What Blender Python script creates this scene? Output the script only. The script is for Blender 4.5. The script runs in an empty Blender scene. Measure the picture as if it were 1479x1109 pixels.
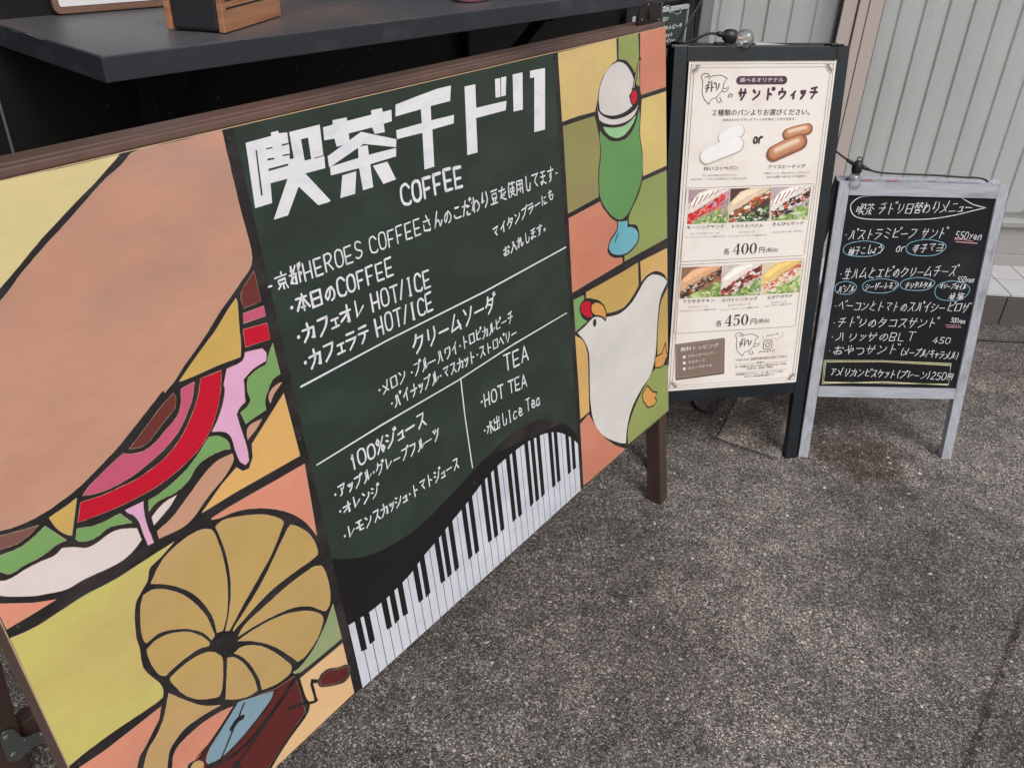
import bpy, math, random
import numpy as np
from mathutils import Vector
random.seed(7)
R = math.radians
sc = bpy.context.scene
col = sc.collection

# ------------------------------------------------------------------ camera
PHW, PHH, FOC, CAMH = 1479.0, 1109.0, 1215.58, 1.4383
E1 = np.array([0.9996, 0.0240, 0.0147]); E2 = np.array([0.0, -0.5212, 0.8535]); DN = np.array([-0.0282, 0.8531, 0.5209])
def orth():
    global E1, E2, DN
    DN = DN / np.linalg.norm(DN); E1 = E1 - DN * (E1 @ DN); E1 = E1 / np.linalg.norm(E1); E2 = np.cross(E1, DN)
orth()
cd = bpy.data.cameras.new('camera'); cam = bpy.data.objects.new('camera', cd); col.objects.link(cam)
cd.sensor_fit = 'HORIZONTAL'; cd.sensor_width = 36; cd.lens = FOC / PHW * 36; cd.clip_start = 0.02; cd.clip_end = 200
rx = (E1[0], E2[0], -DN[0]); ry = (-E1[1], -E2[1], DN[1]); rz = (-E1[2], -E2[2], DN[2])
from mathutils import Matrix
cam.matrix_world = Matrix(((rx[0], ry[0], rz[0], 0), (rx[1], ry[1], rz[1], 0), (rx[2], ry[2], rz[2], CAMH), (0, 0, 0, 1)))
sc.camera = cam
# ------------------------------------------------------------------ light
w = bpy.data.worlds.new('World'); sc.world = w; w.use_nodes = True
nt = w.node_tree; bg = nt.nodes['Background']; sky = nt.nodes.new('ShaderNodeTexSky')
SUN_EL, SUN_AZ = R(52), R(150)       # azimuth clockwise from +y
sky.sky_type = 'NISHITA'; sky.sun_disc = False; sky.sun_elevation = SUN_EL; sky.sun_rotation = SUN_AZ
sky.air_density = 1.0; sky.dust_density = 4.0; sky.ozone_density = 0.6
hs = nt.nodes.new('ShaderNodeHueSaturation'); hs.inputs['Saturation'].default_value = 0.28
nt.links.new(sky.outputs[0], hs.inputs['Color']); nt.links.new(hs.outputs[0], bg.inputs[0]); bg.inputs[1].default_value = 0.13
sd = bpy.data.lights.new('sun', 'SUN'); so = bpy.data.objects.new('sun', sd); col.objects.link(so)
sd.energy = 1.0; sd.angle = R(22); sd.color = (1.0, 0.965, 0.93)
sdir = Vector((math.sin(SUN_AZ) * math.cos(SUN_EL), math.cos(SUN_AZ) * math.cos(SUN_EL), math.sin(SUN_EL)))
so.rotation_euler = sdir.to_track_quat('Z', 'Y').to_euler(); so.location = (2, -2, 5)
sc.view_settings.view_transform = 'Standard'; sc.view_settings.look = 'None'; sc.view_settings.gamma = 1
sc.view_settings.use_curve_mapping = False; sc.view_settings.exposure = 0.04

# ------------------------------------------------------------------ maths
def ray(x, y):
    c = np.array([x - PHW / 2, y - PHH / 2, FOC]); return np.array([c @ E1, c @ E2, -(c @ DN)]) / FOC
CAMP = np.array([0, 0, CAMH])
def ground_at(x, y, z=0.0):
    r = ray(x, y); return CAMP + r * ((z - CAMH) / r[2])
class Plane:
    def __init__(s, o, u, v):
        s.o = np.array(o, float); s.u = np.array(u, float); s.u /= np.linalg.norm(s.u)
        s.v = np.array(v, float); s.v /= np.linalg.norm(s.v)
        s.n = np.cross(s.v, s.u); s.n /= np.linalg.norm(s.n)
        if s.n @ (CAMP - s.o) < 0: s.n = -s.n
        s.clip = None
    def at(s, x, y, frame=None):
        if frame: x = frame[0] + x / frame[2]; y = frame[1] + y / frame[2]
        r = ray(x, y); t = ((s.o - CAMP) @ s.n) / (r @ s.n); p = CAMP + r * t - s.o
        a, b = float(p @ s.u), float(p @ s.v)
        if s.clip: a = min(max(a, s.clip[0]), s.clip[2]); b = min(max(b, s.clip[1]), s.clip[3])
        return (a, b)
    def p3(s, uv, k=0.0):
        return s.o + s.u * uv[0] + s.v * uv[1] + s.n * k
def catmull(P, closed, sub=5, corner=48):
    P = [np.array(p, float) for p in P]; n = len(P)
    if n < 3: return P
    def sharp(i):
        if not closed and (i == 0 or i == n - 1): return True
        a = P[i] - P[i - 1]; b = P[(i + 1) % n] - P[i]; la, lb = np.linalg.norm(a), np.linalg.norm(b)
        if la < 1e-9 or lb < 1e-9: return True
        return math.degrees(math.acos(max(-1, min(1, a @ b / la / lb)))) > corner
    S = [sharp(i) for i in range(n)]; out = []
    for i in range(n if closed else n - 1):
        p1, p2 = P[i], P[(i + 1) % n]; d = p2 - p1
        p0 = P[i - 1] if not S[i] else p1 - d; p3 = P[(i + 2) % n] if not S[(i + 1) % n] else p2 + d
        if S[i] and S[(i + 1) % n]: out.append(p1); continue
        for j in range(sub):
            t = j / sub
            out.append(0.5 * ((2 * p1) + (p2 - p0) * t + (2 * p0 - 5 * p1 + 4 * p2 - p3) * t * t + (3 * p1 - p0 - 3 * p2 + p3) * t ** 3))
    if not closed: out.append(P[-1])
    return out

# ------------------------------------------------------------------ materials
def lin(c):
    c = c / 255.0
    return c / 12.92 if c <= 0.04045 else ((c + 0.055) / 1.055) ** 2.4
def rgb(r, g, b, k=1.0): return (lin(r) * k, lin(g) * k, lin(b) * k, 1)
MATS = {}
def mat(name, c, rough=0.6, var=0.08, vscale=6, fine=0.04, fscale=60, bump=0.0, bscale=120, stretch=None, metal=0, spec=0.5, c2=None, c2scale=3, c2amt=0.5, c2lo=0.45, c2hi=0.65):
    if name in MATS: return MATS[name]
    m = bpy.data.materials.new(name); m.use_nodes = True; N = m.node_tree.nodes; L = m.node_tree.links; b = N['Principled BSDF']
    b.inputs['Roughness'].default_value = rough; b.inputs['Metallic'].default_value = metal; b.inputs['Specular IOR Level'].default_value = spec
    tc = N.new('ShaderNodeTexCoord'); mp = N.new('ShaderNodeMapping'); L.new(tc.outputs['Object'], mp.inputs[0])
    if stretch: mp.inputs['Scale'].default_value = stretch
    def noise(s, d=4):
        n = N.new('ShaderNodeTexNoise'); n.inputs['Scale'].default_value = s; n.inputs['Detail'].default_value = d
        L.new(mp.outputs[0], n.inputs['Vector']); return n
    base = None
    if c2:
        n = noise(c2scale, 6); rp = N.new('ShaderNodeMapRange'); rp.inputs[1].default_value = c2lo; rp.inputs[2].default_value = c2hi; rp.inputs[4].default_value = c2amt
        L.new(n.outputs[0], rp.inputs[0]); mx = N.new('ShaderNodeMixRGB'); mx.inputs[1].default_value = c; mx.inputs[2].default_value = c2
        L.new(rp.outputs[0], mx.inputs[0]); base = mx.outputs[0]
    n1 = noise(vscale); n2 = noise(fscale, 3)
    a = N.new('ShaderNodeMath'); a.operation = 'MULTIPLY_ADD'; a.inputs[1].default_value = 2 * var * 1.6; a.inputs[2].default_value = 1 - var * 1.6; L.new(n1.outputs[0], a.inputs[0])
    a2 = N.new('ShaderNodeMath'); a2.operation = 'MULTIPLY_ADD'; a2.inputs[1].default_value = 2 * fine * 1.6; a2.inputs[2].default_value = 1 - fine * 1.6; L.new(n2.outputs[0], a2.inputs[0])
    m3 = N.new('ShaderNodeMath'); m3.operation = 'MULTIPLY'; L.new(a.outputs[0], m3.inputs[0]); L.new(a2.outputs[0], m3.inputs[1])
    vm = N.new('ShaderNodeVectorMath'); vm.operation = 'SCALE'
    if base: L.new(base, vm.inputs[0])
    else: vm.inputs[0].default_value = c[:3]
    L.new(m3.outputs[0], vm.inputs['Scale']); L.new(vm.outputs[0], b.inputs['Base Color'])
    if bump:
        nb = noise(bscale, 5); bp = N.new('ShaderNodeBump'); bp.inputs['Strength'].default_value = bump; bp.inputs['Distance'].default_value = 0.002
        L.new(nb.outputs[0], bp.inputs['Height']); L.new(bp.outputs[0], b.inputs['Normal'])
    MATS[name] = m; return m
def paint(name, r, g, b, k=1.0, **kw):
    d = dict(rough=0.44, var=0.12, vscale=5, fine=0.035, fscale=34, bump=0.16, bscale=60, stretch=(1, 1, 2)); d.update(kw)
    return mat('paint_' + name, rgb(r, g, b, k), **d)

# ------------------------------------------------------------------ object helpers
def link(o, parent=None, kind=None, label=None, cat=None, group=None):
    col.objects.link(o)
    if parent: o.parent = parent
    if kind: o['kind'] = kind
    if label: o['label'] = label
    if cat: o['category'] = cat
    if group: o['group'] = group
    return o
ROOTLOC = {}
def thing(name, loc, label, cat, group=None):
    e = bpy.data.objects.new(name, None); e.location = loc; e.empty_display_size = 0.1
    link(e, None, None, label, cat, group); ROOTLOC[e.name] = np.array(loc, float); return e
def rootloc(o):
    while o is not None and o.parent: o = o.parent
    return ROOTLOC.get(o.name, np.zeros(3)) if o else np.zeros(3)
class MB:
    def __init__(s): s.v = []; s.f = []; s.m = []; s.mats = []
    def mi(s, m):
        if m not in s.mats: s.mats.append(m)
        return s.mats.index(m)
    def face(s, pts, m):
        i = len(s.v); s.v += [tuple(float(c) for c in p) for p in pts]; s.f.append(tuple(range(i, i + len(pts)))); s.m.append(s.mi(m))
    def box(s, o, a, b, c, m):      # corner o, edge vectors a b c
        o, a, b, c = [np.array(t, float) for t in (o, a, b, c)]; i = len(s.v)
        P = [o, o + a, o + a + b, o + b, o + c, o + a + c, o + a + b + c, o + b + c]; s.v += [tuple(p) for p in P]
        F = [(0, 3, 2, 1), (4, 5, 6, 7), (0, 1, 5, 4), (1, 2, 6, 5), (2, 3, 7, 6), (3, 0, 4, 7)]
        if np.dot(np.cross(a, b), c) < 0: F = [f[::-1] for f in F]
        k = s.mi(m)
        for f in F: s.f.append(tuple(i + j for j in f)); s.m.append(k)
    def prism(s, pts, d, m):        # planar outline extruded by d
        pts = [np.array(p, float) for p in pts]; d = np.array(d, float); n = len(pts); i = len(s.v); k = s.mi(m)
        s.v += [tuple(p) for p in pts] + [tuple(p + d) for p in pts]
        s.f.append(tuple(range(i, i + n))); s.m.append(k); s.f.append(tuple(range(i + 2 * n - 1, i + n - 1, -1))); s.m.append(k)
        for j in range(n): s.f.append((i + (j + 1) % n, i + j, i + n + j, i + n + (j + 1) % n)); s.m.append(k)
    def tube(s, P, r, m, seg=10, cap=True):
        P = [np.array(p, float) for p in P]; k = s.mi(m); rr = r if hasattr(r, '__len__') else [r] * len(P); i0 = len(s.v)
        t0 = P[1] - P[0]; up = np.array([0, 0, 1.0]) if abs(t0[2]) < 0.9 * np.linalg.norm(t0) else np.array([1.0, 0, 0])
        for j, p in enumerate(P):
            t = P[min(j + 1, len(P) - 1)] - P[max(j - 1, 0)]; t = t / (np.linalg.norm(t) + 1e-12)
            x = np.cross(t, up); x /= np.linalg.norm(x) + 1e-12; y = np.cross(x, t); up = y
            for q in range(seg):
                an = 2 * math.pi * q / seg; s.v.append(tuple(p + (x * math.cos(an) + y * math.sin(an)) * rr[j]))
        for j in range(len(P) - 1):
            for q in range(seg):
                a = i0 + j * seg + q; b = i0 + j * seg + (q + 1) % seg; s.f.append((a, b, b + seg, a + seg)); s.m.append(k)
        if cap:
            s.f.append(tuple(i0 + q for q in range(seg - 1, -1, -1))); s.m.append(k)
            e = i0 + (len(P) - 1) * seg; s.f.append(tuple(e + q for q in range(seg))); s.m.append(k)
    def build(s, name, parent=None, bevel=0, smooth=False, **kw):
        L = rootloc(parent); me = bpy.data.meshes.new(name); me.from_pydata([tuple(np.array(p) - L) for p in s.v], [], s.f)
        for m in s.mats: me.materials.append(m)
        me.polygons.foreach_set('material_index', s.m)
        if smooth: me.polygons.foreach_set('use_smooth', [True] * len(s.f))
        me.update(); o = bpy.data.objects.new(name, me); link(o, parent, **kw)
        if bevel:
            b = o.modifiers.new('bevel', 'BEVEL'); b.width = bevel; b.segments = 2; b.limit_method = 'ANGLE'
        return o
STEP = 0.00022
class Art(MB):                      # flat paint or print lying on a Plane
    halo = None
    def __init__(s, pl): MB.__init__(s); s.pl = pl
    def area(s, uv):
        return sum(uv[i][0] * uv[(i + 1) % len(uv)][1] - uv[(i + 1) % len(uv)][0] * uv[i][1] for i in range(len(uv)))
    def uvpoly(s, uv, m, layer=1):
        out = []
        for p in uv:
            if not out or abs(p[0] - out[-1][0]) + abs(p[1] - out[-1][1]) > 1e-6: out.append(p)
        if len(out) > 2 and abs(out[0][0] - out[-1][0]) + abs(out[0][1] - out[-1][1]) < 1e-6: out.pop()
        if len(out) < 3: return
        P = [s.pl.p3(p, layer * STEP) for p in out]
        n = np.zeros(3)
        for i in range(1, len(P) - 1): n += np.cross(P[i] - P[0], P[i + 1] - P[0])
        if n @ s.pl.n < 0: P = P[::-1]
        s.face(P, m)
    def poly(s, pts, m, layer=1, frame=None, smooth=True, corner=48):
        uv = [s.pl.at(x, y, frame) for x, y in pts]
        if smooth: uv = [tuple(p) for p in catmull(uv, True, 5, corner)]
        if s.pl.clip: c = s.pl.clip; uv = [(min(max(a, c[0]), c[2]), min(max(b, c[1]), c[3])) for a, b in uv]
        s.uvpoly(uv, m, layer)
        if s.halo and m.name.startswith('paint_') and m is not s.halo: s.uvline(list(uv) + [uv[0]], .0009, s.halo, layer - .3, caps=False, jit=.6)
    def uvline(s, uv, wd, m, layer=2, smooth=False, caps=True, jit=0.0):
        P = [np.array(p, float) for p in uv]
        if smooth and len(P) > 2: P = catmull(P, False, 4, 75)
        n = len(P)
        if n < 2: return
        Lp, Rp = [], []
        for i in range(n):
            t = P[min(i + 1, n - 1)] - P[max(i - 1, 0)]; l = np.linalg.norm(t); t = t / l if l > 1e-9 else np.array([1., 0])
            nn = np.array([-t[1], t[0]]); k = wd / 2 * (1 + random.uniform(-jit, jit))
            if 0 < i < n - 1:
                a = P[i] - P[i - 1]; b = P[i + 1] - P[i]; a /= np.linalg.norm(a) + 1e-9; b /= np.linalg.norm(b) + 1e-9
                k /= max(0.6, math.sqrt(max(0.0, (1 + a @ b) / 2)))
            Lp.append(P[i] + nn * k); Rp.append(P[i] - nn * k)
        for i in range(n - 1): s.uvpoly([tuple(Lp[i]), tuple(Lp[i + 1]), tuple(Rp[i + 1]), tuple(Rp[i])], m, layer)
        if caps:
            for e in (0, n - 1): s.uvdisc(P[e], wd / 2 * 0.98, m, layer + 0.1, 8)
    def line(s, pts, wd, m, layer=2, frame=None, smooth=True, **kw):
        s.uvline([s.pl.at(x, y, frame) for x, y in pts], wd, m, layer, smooth, **kw)
    def uvdisc(s, c, r, m, layer=2, seg=16, ry=None, rot=0):
        ry = ry or r; ca, sa = math.cos(rot), math.sin(rot)
        s.uvpoly([(c[0] + r * math.cos(2 * math.pi * i / seg) * ca - ry * math.sin(2 * math.pi * i / seg) * sa, c[1] + r * math.cos(2 * math.pi * i / seg) * sa + ry * math.sin(2 * math.pi * i / seg) * ca) for i in range(seg)], m, layer)

# ------------------------------------------------------------------ hand lettering: each glyph is strokes on a 10 x 10 grid
G = {}
def gdef(t):
    for ln in t.strip().splitlines():
        k, _, v = ln.strip().partition(' ')
        G[k] = [(q[0] == '~', [(int(q.lstrip('~')[i]), int(q.lstrip('~')[i + 1])) for i in range(0, len(q.lstrip('~')) - 1, 2)]) for q in v.split()]
gdef('''ア 118164 ~434728
イ ~704315 5359
ウ 4042 1315 1383 ~837639
エ 1282 5258 0888
オ 0383 606958 ~634507
カ 03837968 ~404509
キ 1271 0584 3069
ク ~302305 2282 ~826629
ケ ~201305 1383 ~635629
コ 128288 1888
サ 0383 2026 ~706539
シ 1132 0425 ~196682
ス 1171 ~715519 5589
ソ 1033 ~806529
タ ~302305 2282 ~826629 3465
チ 7011 0484 ~515529
ツ 1033 4052 ~806529
テ 1171 0484 ~445629
ト 3039 3475
ナ 0484 ~505629
ニ 2272 0888
ノ ~806519
ハ ~313609 ~516779
ヒ 202888 8224
フ 1181 ~816519
ヘ 053188
ホ 0383 5059 3517 6587
マ 118154 3468
ミ 2072 2375 1779
ム 4008 0887 6489
メ ~705609 1378
モ 1171 0585 414888
ヤ 038264 3049
ユ 137267 0888
ヨ 118188 1585 1888
ラ 1171 0484 ~846629
リ 2126 ~717539
ル ~313609 505895
レ 202884
ロ 1181881811
ワ 1114 1181 ~817639
ン 1133 ~197582
ー 0585
の ~524628163362857859
さ 1373 4076 ~15187978
ん ~5019 ~19365566798896
こ 2262 ~16173888
た 0363 ~402509 5484 ~57597989
わ 2029 ~0332084363867859
り ~201635 ~607549
を 0272 ~4026175566 ~84454789
し ~3037497985
て 0181 ~81444679
ま 1171 1474 ~414729173789
す 0282 ~5056473544564829
に 1019 4373 ~46485989
も ~3037597985 1262 1565
お 0262 7193 ~3038280645758758
れ 2029 ~03320861687997
や ~054473855657 5052 2059
つ ~0363857849
と 3035 ~7234172889
よ ~5057391807265889 5373
う 3062 ~135374857949
。 ~1726395726
生 ~2014 1383 5059 2676 0989
本 0282 5059 ~4208 ~5298 3767
日 1181891911 1585
京 5051 0282 2474762624 5659 3718 7789
都 1242 2025 0454 ~5008 2645491826 7079 ~709073958575
豆 1181 2373762623 3638 7658 0989
使 ~2014 1319 3191 3484863634 ~606639 4699
用 ~111609 118189 1383 1686 5158
入 3050 ~504409 ~5299
水 5059 0333 ~3308 ~8153 ~5298
出 5058 11148481 06098986
喫 0323270703 3151 3353 4045 3555 6191 ~7156 919584 3797 ~6639 ~6799
茶 0181 3032 6062 ~5305 ~5395 1676 5459 3719 6789
替 0141 0343 ~2005 2345 5191 5393 ~7055 7395 2676792926 2777
柚 0343 2029 ~2307 2346 5393995953 7079 5696
子 117153 ~53565939 0585
辛 5051 1181 3143 7163 0484 1676 5459
岩 5053 21247471 0585 ~4508 3777793937
塩 0333 2027 0836 ~5042 4292 4484864644 3999 4787894947 5759
円 19118189 5155 1585
C ~8250110518497988
O ~401105184978857140
F 0009 0070 0555
E 0009 0070 0565 0979
H 0009 7079 0575
R 0009 ~0050725405 3579
S ~71502012245576683908
T 0080 4049
I 3050 4049 3959
A 4009 4089 2666
L 000979
B 0009 ~0050725504 ~55677859 5909
/ 7009
e ~1676643316285988
c ~744315184978
a ~74431518497774 7479
y 1356 ~8329
n 1419 ~1643637679
o ~43151849787443
r 1419 ~154373
0 ~401105184978857140
1 2240 4049
2 ~1230617309 0979
4 500686 5359
5 7010 1014 ~144475783908
% ~2002243220 8009 ~6557698765
( ~60434669
) ~20444629
- 2565
チ2 7010 0484 ~515529''')
DAK = dict(zip('ガギグゲゴザジズゼゾダヂヅデドバビブベボだ', 'カキクケコサシスセソタチツテトハヒフヘホた'))
HAN = dict(zip('パピプペポ', 'ハヒフヘホ'))
SMALL = dict(zip('ッャュョェィォょ', 'ツヤユヨエイオよ'))
def wof(ch):
    if ch == ' ': return 0.45
    if ch in '・': return 0.5
    if ch in '()-/1': return 0.55
    if ch in SMALL: return 0.72
    if ord(ch) < 256: return 0.78
    return 1.0
def lettering(art, text, p0, p1, h0, m, wd, frame=None, layer=3, h1=None, gap=0.16, jit=0.25, slant=0.0):
    pl = art.pl; h1 = h1 or h0
    a = np.array(pl.at(p0[0], p0[1], frame)); b = np.array(pl.at(p1[0], p1[1], frame))
    ha = a[1] - pl.at(p0[0], p0[1] - h0, frame)[1]; hb = b[1] - pl.at(p1[0], p1[1] - h1, frame)[1]
    tot = sum(wof(c) for c in text); d = b - a; x = 0.0
    for ch in text:
        cw = wof(ch) / tot; f = x + cw * 0.5; x += cw
        if ch == ' ': continue
        h = ha + (hb - ha) * f; cwd = np.linalg.norm(d) * cw * (1 - gap); c0 = a + d * (f - cw * 0.5 * (1 - gap)); ux = d / np.linalg.norm(d)
        sy = h; oy = 0.0; wscale = 1.0
        strokes = []; extra = []
        key = ch
        if ch == '・':
            art.uvdisc(a + d * f + np.array([0, -h * 0.45]), wd * 0.8, m, layer, 10); continue
        if ch == '。':
            q = a + d * (f - cw * .25) + np.array([0, -h * .13]); art.uvline([q + h * .12 * np.array([math.cos(t), math.sin(t)]) for t in np.linspace(0, 6.28, 12)], wd * .8, m, layer); continue
        if ch in SMALL: key = SMALL[ch]; sy = h * 0.68
        if ch in DAK: key = DAK[ch]; extra = [(False, [(7.6, -0.6), (8.4, 0.9)]), (False, [(9.0, -1.0), (9.8, 0.5)])]; wscale = 0.92
        if ch in HAN: key = HAN[ch]; extra = [(True, [(8.6, -0.8), (7.7, 0.1), (8.6, 1.0), (9.5, 0.1), (8.6, -0.8)])]; wscale = 0.92
        if key not in G: continue
        jx, jy, js = random.uniform(-.25, .25), random.uniform(-.3, .3), random.uniform(0.94, 1.04)
        for sm, pts in G[key]: strokes.append((sm, [(px * wscale, py) for px, py in pts]))
        for st in strokes + extra:
            uv = []
            for px, py in st[1]:
                px += jx + random.uniform(-jit, jit) * 0.6; py = (py - 9) * js + jy + random.uniform(-jit, jit) * 0.6
                uv.append(c0 + ux * (px / 9.0 * cwd - slant * py / 9 * sy) + np.array([0, py / 9.0 * sy]))
            art.uvline(uv, wd * random.uniform(0.88, 1.12), m, layer, smooth=st[0], jit=0.12)
FONTCACHE = {}
def printed(art, text, p0, p1, h, m, frame=None, layer=3, bold=0.0):
    """printed type: real outlines of Blender's own font, fitted between two points of the sheet"""
    pl = art.pl
    a = np.array(pl.at(p0[0], p0[1], frame)); b = np.array(pl.at(p1[0], p1[1], frame)); hh = a[1] - pl.at(p0[0], p0[1] - h, frame)[1]
    if (text, bold) not in FONTCACHE:
        cu = bpy.data.curves.new('type', 'FONT'); cu.body = text; cu.resolution_u = 2; cu.offset = 0
        ob = bpy.data.objects.new('type', cu); col.objects.link(ob); dg = bpy.context.evaluated_depsgraph_get(); dg.update()
        me = bpy.data.meshes.new_from_object(ob.evaluated_get(dg)); V = np.array([v.co[:2] for v in me.vertices]); F = [tuple(p.vertices) for p in me.polygons]
        bpy.data.objects.remove(ob); bpy.data.curves.remove(cu); bpy.data.meshes.remove(me); FONTCACHE[(text, bold)] = (V, F)
    if bold: printed(art, text, p0, (p1[0] + bold * 60, p1[1]), h, m, frame, layer + .15); printed(art, text, (p0[0] + bold * 60, p0[1]), p1, h, m, frame, layer + .3)
    V, F = FONTCACHE[(text, bold)]
    if len(V) == 0: return
    x0, x1 = V[:, 0].min(), V[:, 0].max(); d = b - a
    i = len(art.v); k = art.mi(m); q = []
    for x, y in V:
        uv = a + d * ((x - x0) / (x1 - x0)) + np.array([0, -(y + 0.08) / 0.82 * hh]); q.append(pl.p3(uv, layer * STEP))
    art.v += [tuple(t) for t in q]
    n = np.cross(q[F[0][1]] - q[F[0][0]], q[F[0][2]] - q[F[0][0]]) if len(F) else pl.n
    flip = n @ pl.n < 0
    for f in F: f = tuple(i + j for j in f); art.f.append(f[::-1] if flip else f); art.m.append(k)

# ================================================================== SETTING
# ---- ground
def ground_material():
    m = bpy.data.materials.new('asphalt_aggregate'); m.use_nodes = True; N = m.node_tree.nodes; L = m.node_tree.links; b = N['Principled BSDF']
    tc = N.new('ShaderNodeTexCoord'); b.inputs['Roughness'].default_value = 0.88; b.inputs['Specular IOR Level'].default_value = 0.3
    def ramp(src, stops):
        r = N.new('ShaderNodeValToRGB'); e = r.color_ramp.elements
        while len(e) < len(stops): e.new(0.5)
        for q, (p, c) in zip(e, stops): q.position = p; q.color = c
        L.new(src, r.inputs[0]); return r
    def vor(s, feat='F1'):
        v = N.new('ShaderNodeTexVoronoi'); v.inputs['Scale'].default_value = s; v.feature = feat; L.new(wv.outputs[0], v.inputs['Vector']); return v
    def noi(s, d=4, rr=0.5):
        n = N.new('ShaderNodeTexNoise'); n.inputs['Scale'].default_value = s; n.inputs['Detail'].default_value = d; n.inputs['Roughness'].default_value = rr; L.new(tc.outputs['Object'], n.inputs['Vector']); return n
    nw = noi(150, 2); wv = N.new('ShaderNodeMixRGB'); wv.blend_type = 'ADD'; wv.inputs[0].default_value = 0.004; L.new(tc.outputs['Object'], wv.inputs[1]); L.new(nw.outputs['Color'], wv.inputs[2])
    g = lambda v, t=0.0: (v * (1 + t), v, v * (1 - t), 1)
    v1 = vor(380); sx = N.new('ShaderNodeSeparateColor'); L.new(v1.outputs['Color'], sx.inputs[0])
    c1 = ramp(sx.outputs[0], [(0, g(.030, .03)), (.32, g(.060, .07)), (.58, g(.105, .1)), (.8, g(.175, .11)), (.93, g(.28, .1)), (1, g(.44, .07))])
    v2 = vor(120); s2 = N.new('ShaderNodeSeparateColor'); L.new(v2.outputs['Color'], s2.inputs[0])
    c2 = ramp(s2.outputs[1], [(0, (.035, .04, .048, 1)), (.4, (.075, .08, .088, 1)), (.75, g(.13, .08)), (1, g(.40, .12))])
    pick = N.new('ShaderNodeMath'); pick.operation = 'GREATER_THAN'; pick.inputs[1].default_value = .80; L.new(s2.outputs[0], pick.inputs[0])
    near = N.new('ShaderNodeMath'); near.operation = 'LESS_THAN'; near.inputs[1].default_value = .42; L.new(v2.outputs['Distance'], near.inputs[0])
    pm = N.new('ShaderNodeMath'); pm.operation = 'MULTIPLY'; L.new(pick.outputs[0], pm.inputs[0]); L.new(near.outputs[0], pm.inputs[1])
    mx = N.new('ShaderNodeMixRGB'); L.new(pm.outputs[0], mx.inputs[0]); L.new(c1.outputs[0], mx.inputs[1]); L.new(c2.outputs[0], mx.inputs[2])
    # big soft wear and dirt patches
    nb = noi(2.3, 5, .6); rb = ramp(nb.outputs[0], [(.34, g(.74)), (.49, g(1.0)), (.62, g(1.36, .0))])
    nm = noi(13, 5, .65); rm = ramp(nm.outputs[0], [(.35, g(.74)), (.5, g(1.0)), (.66, g(1.28))])
    mu = N.new('ShaderNodeMixRGB'); mu.blend_type = 'MULTIPLY'; mu.inputs[0].default_value = 1; L.new(mx.outputs[0], mu.inputs[1]); L.new(rb.outputs[0], mu.inputs[2])
    mu2 = N.new('ShaderNodeMixRGB'); mu2.blend_type = 'MULTIPLY'; mu2.inputs[0].default_value = 1; L.new(mu.outputs[0], mu2.inputs[1]); L.new(rm.outputs[0], mu2.inputs[2])
    # reddish damp stains on the asphalt
    last = mu2.outputs[0]
    for (cx, cy, r0, amt) in ((1.06, 1.98, .16, .8), (0.98, 2.25, .35, .35), (.62, 2.2, .3, .3), (0.25, 1.35, .4, .22), (1.85, 2.5, .3, .3)):
        vd = N.new('ShaderNodeVectorMath'); vd.operation = 'DISTANCE'; vd.inputs[1].default_value = (cx, cy, 0); L.new(tc.outputs['Object'], vd.inputs[0])
        ad = N.new('ShaderNodeMath'); ad.operation = 'MULTIPLY_ADD'; ad.inputs[1].default_value = .3; L.new(nm.outputs[0], ad.inputs[0]); L.new(vd.outputs['Value'], ad.inputs[2])
        mr = N.new('ShaderNodeMapRange'); mr.inputs[1].default_value = r0 * .5 + .1; mr.inputs[2].default_value = r0 + .2; mr.inputs[3].default_value = amt; mr.inputs[4].default_value = 0; mr.interpolation_type = 'SMOOTHSTEP'; L.new(ad.outputs[0], mr.inputs[0])
        st = N.new('ShaderNodeMixRGB'); st.blend_type = 'MULTIPLY'; st.inputs[2].default_value = (.42, .32, .27, 1); L.new(mr.outputs[0], st.inputs[0]); L.new(last, st.inputs[1]); last = st.outputs[0]
    # tar filled joint between two pours of asphalt, worn and ragged
    tint = N.new('ShaderNodeMixRGB'); tint.blend_type = 'MULTIPLY'; tint.inputs[0].default_value = 1; tint.inputs[2].default_value = (1.17, 1.13, 1.14, 1); tint.name = 'tint'; L.new(last, tint.inputs[1]); last = tint.outputs[0]
    pa = ground_at(1395, 1109); pb = ground_at(1479, 880); dj = (pb - pa)[:2] / np.linalg.norm((pb - pa)[:2]); nj = np.array([-dj[1], dj[0]])
    for hw_, colr, amt, shift in ((.012, (.36, .31, .29, 1), .75, 0.0), (.0013, (3.2, 3.0, 2.9, 1), .55, -.003)):
        dp = N.new('ShaderNodeVectorMath'); dp.operation = 'DOT_PRODUCT'; dp.inputs[1].default_value = (nj[0], nj[1], 0); L.new(tc.outputs['Object'], dp.inputs[0])
        a1 = N.new('ShaderNodeMath'); a1.operation = 'SUBTRACT'; a1.inputs[1].default_value = float(nj @ pa[:2]) + shift; L.new(dp.outputs['Value'], a1.inputs[0])
        nz = noi(9, 4, .6); a2 = N.new('ShaderNodeMath'); a2.operation = 'MULTIPLY_ADD'; a2.inputs[1].default_value = .010; L.new(nz.outputs[0], a2.inputs[0]); L.new(a1.outputs[0], a2.inputs[2])
        a3 = N.new('ShaderNodeMath'); a3.operation = 'SUBTRACT'; a3.inputs[1].default_value = .005; L.new(a2.outputs[0], a3.inputs[0]); a4 = N.new('ShaderNodeMath'); a4.operation = 'ABSOLUTE'; L.new(a3.outputs[0], a4.inputs[0])
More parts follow.
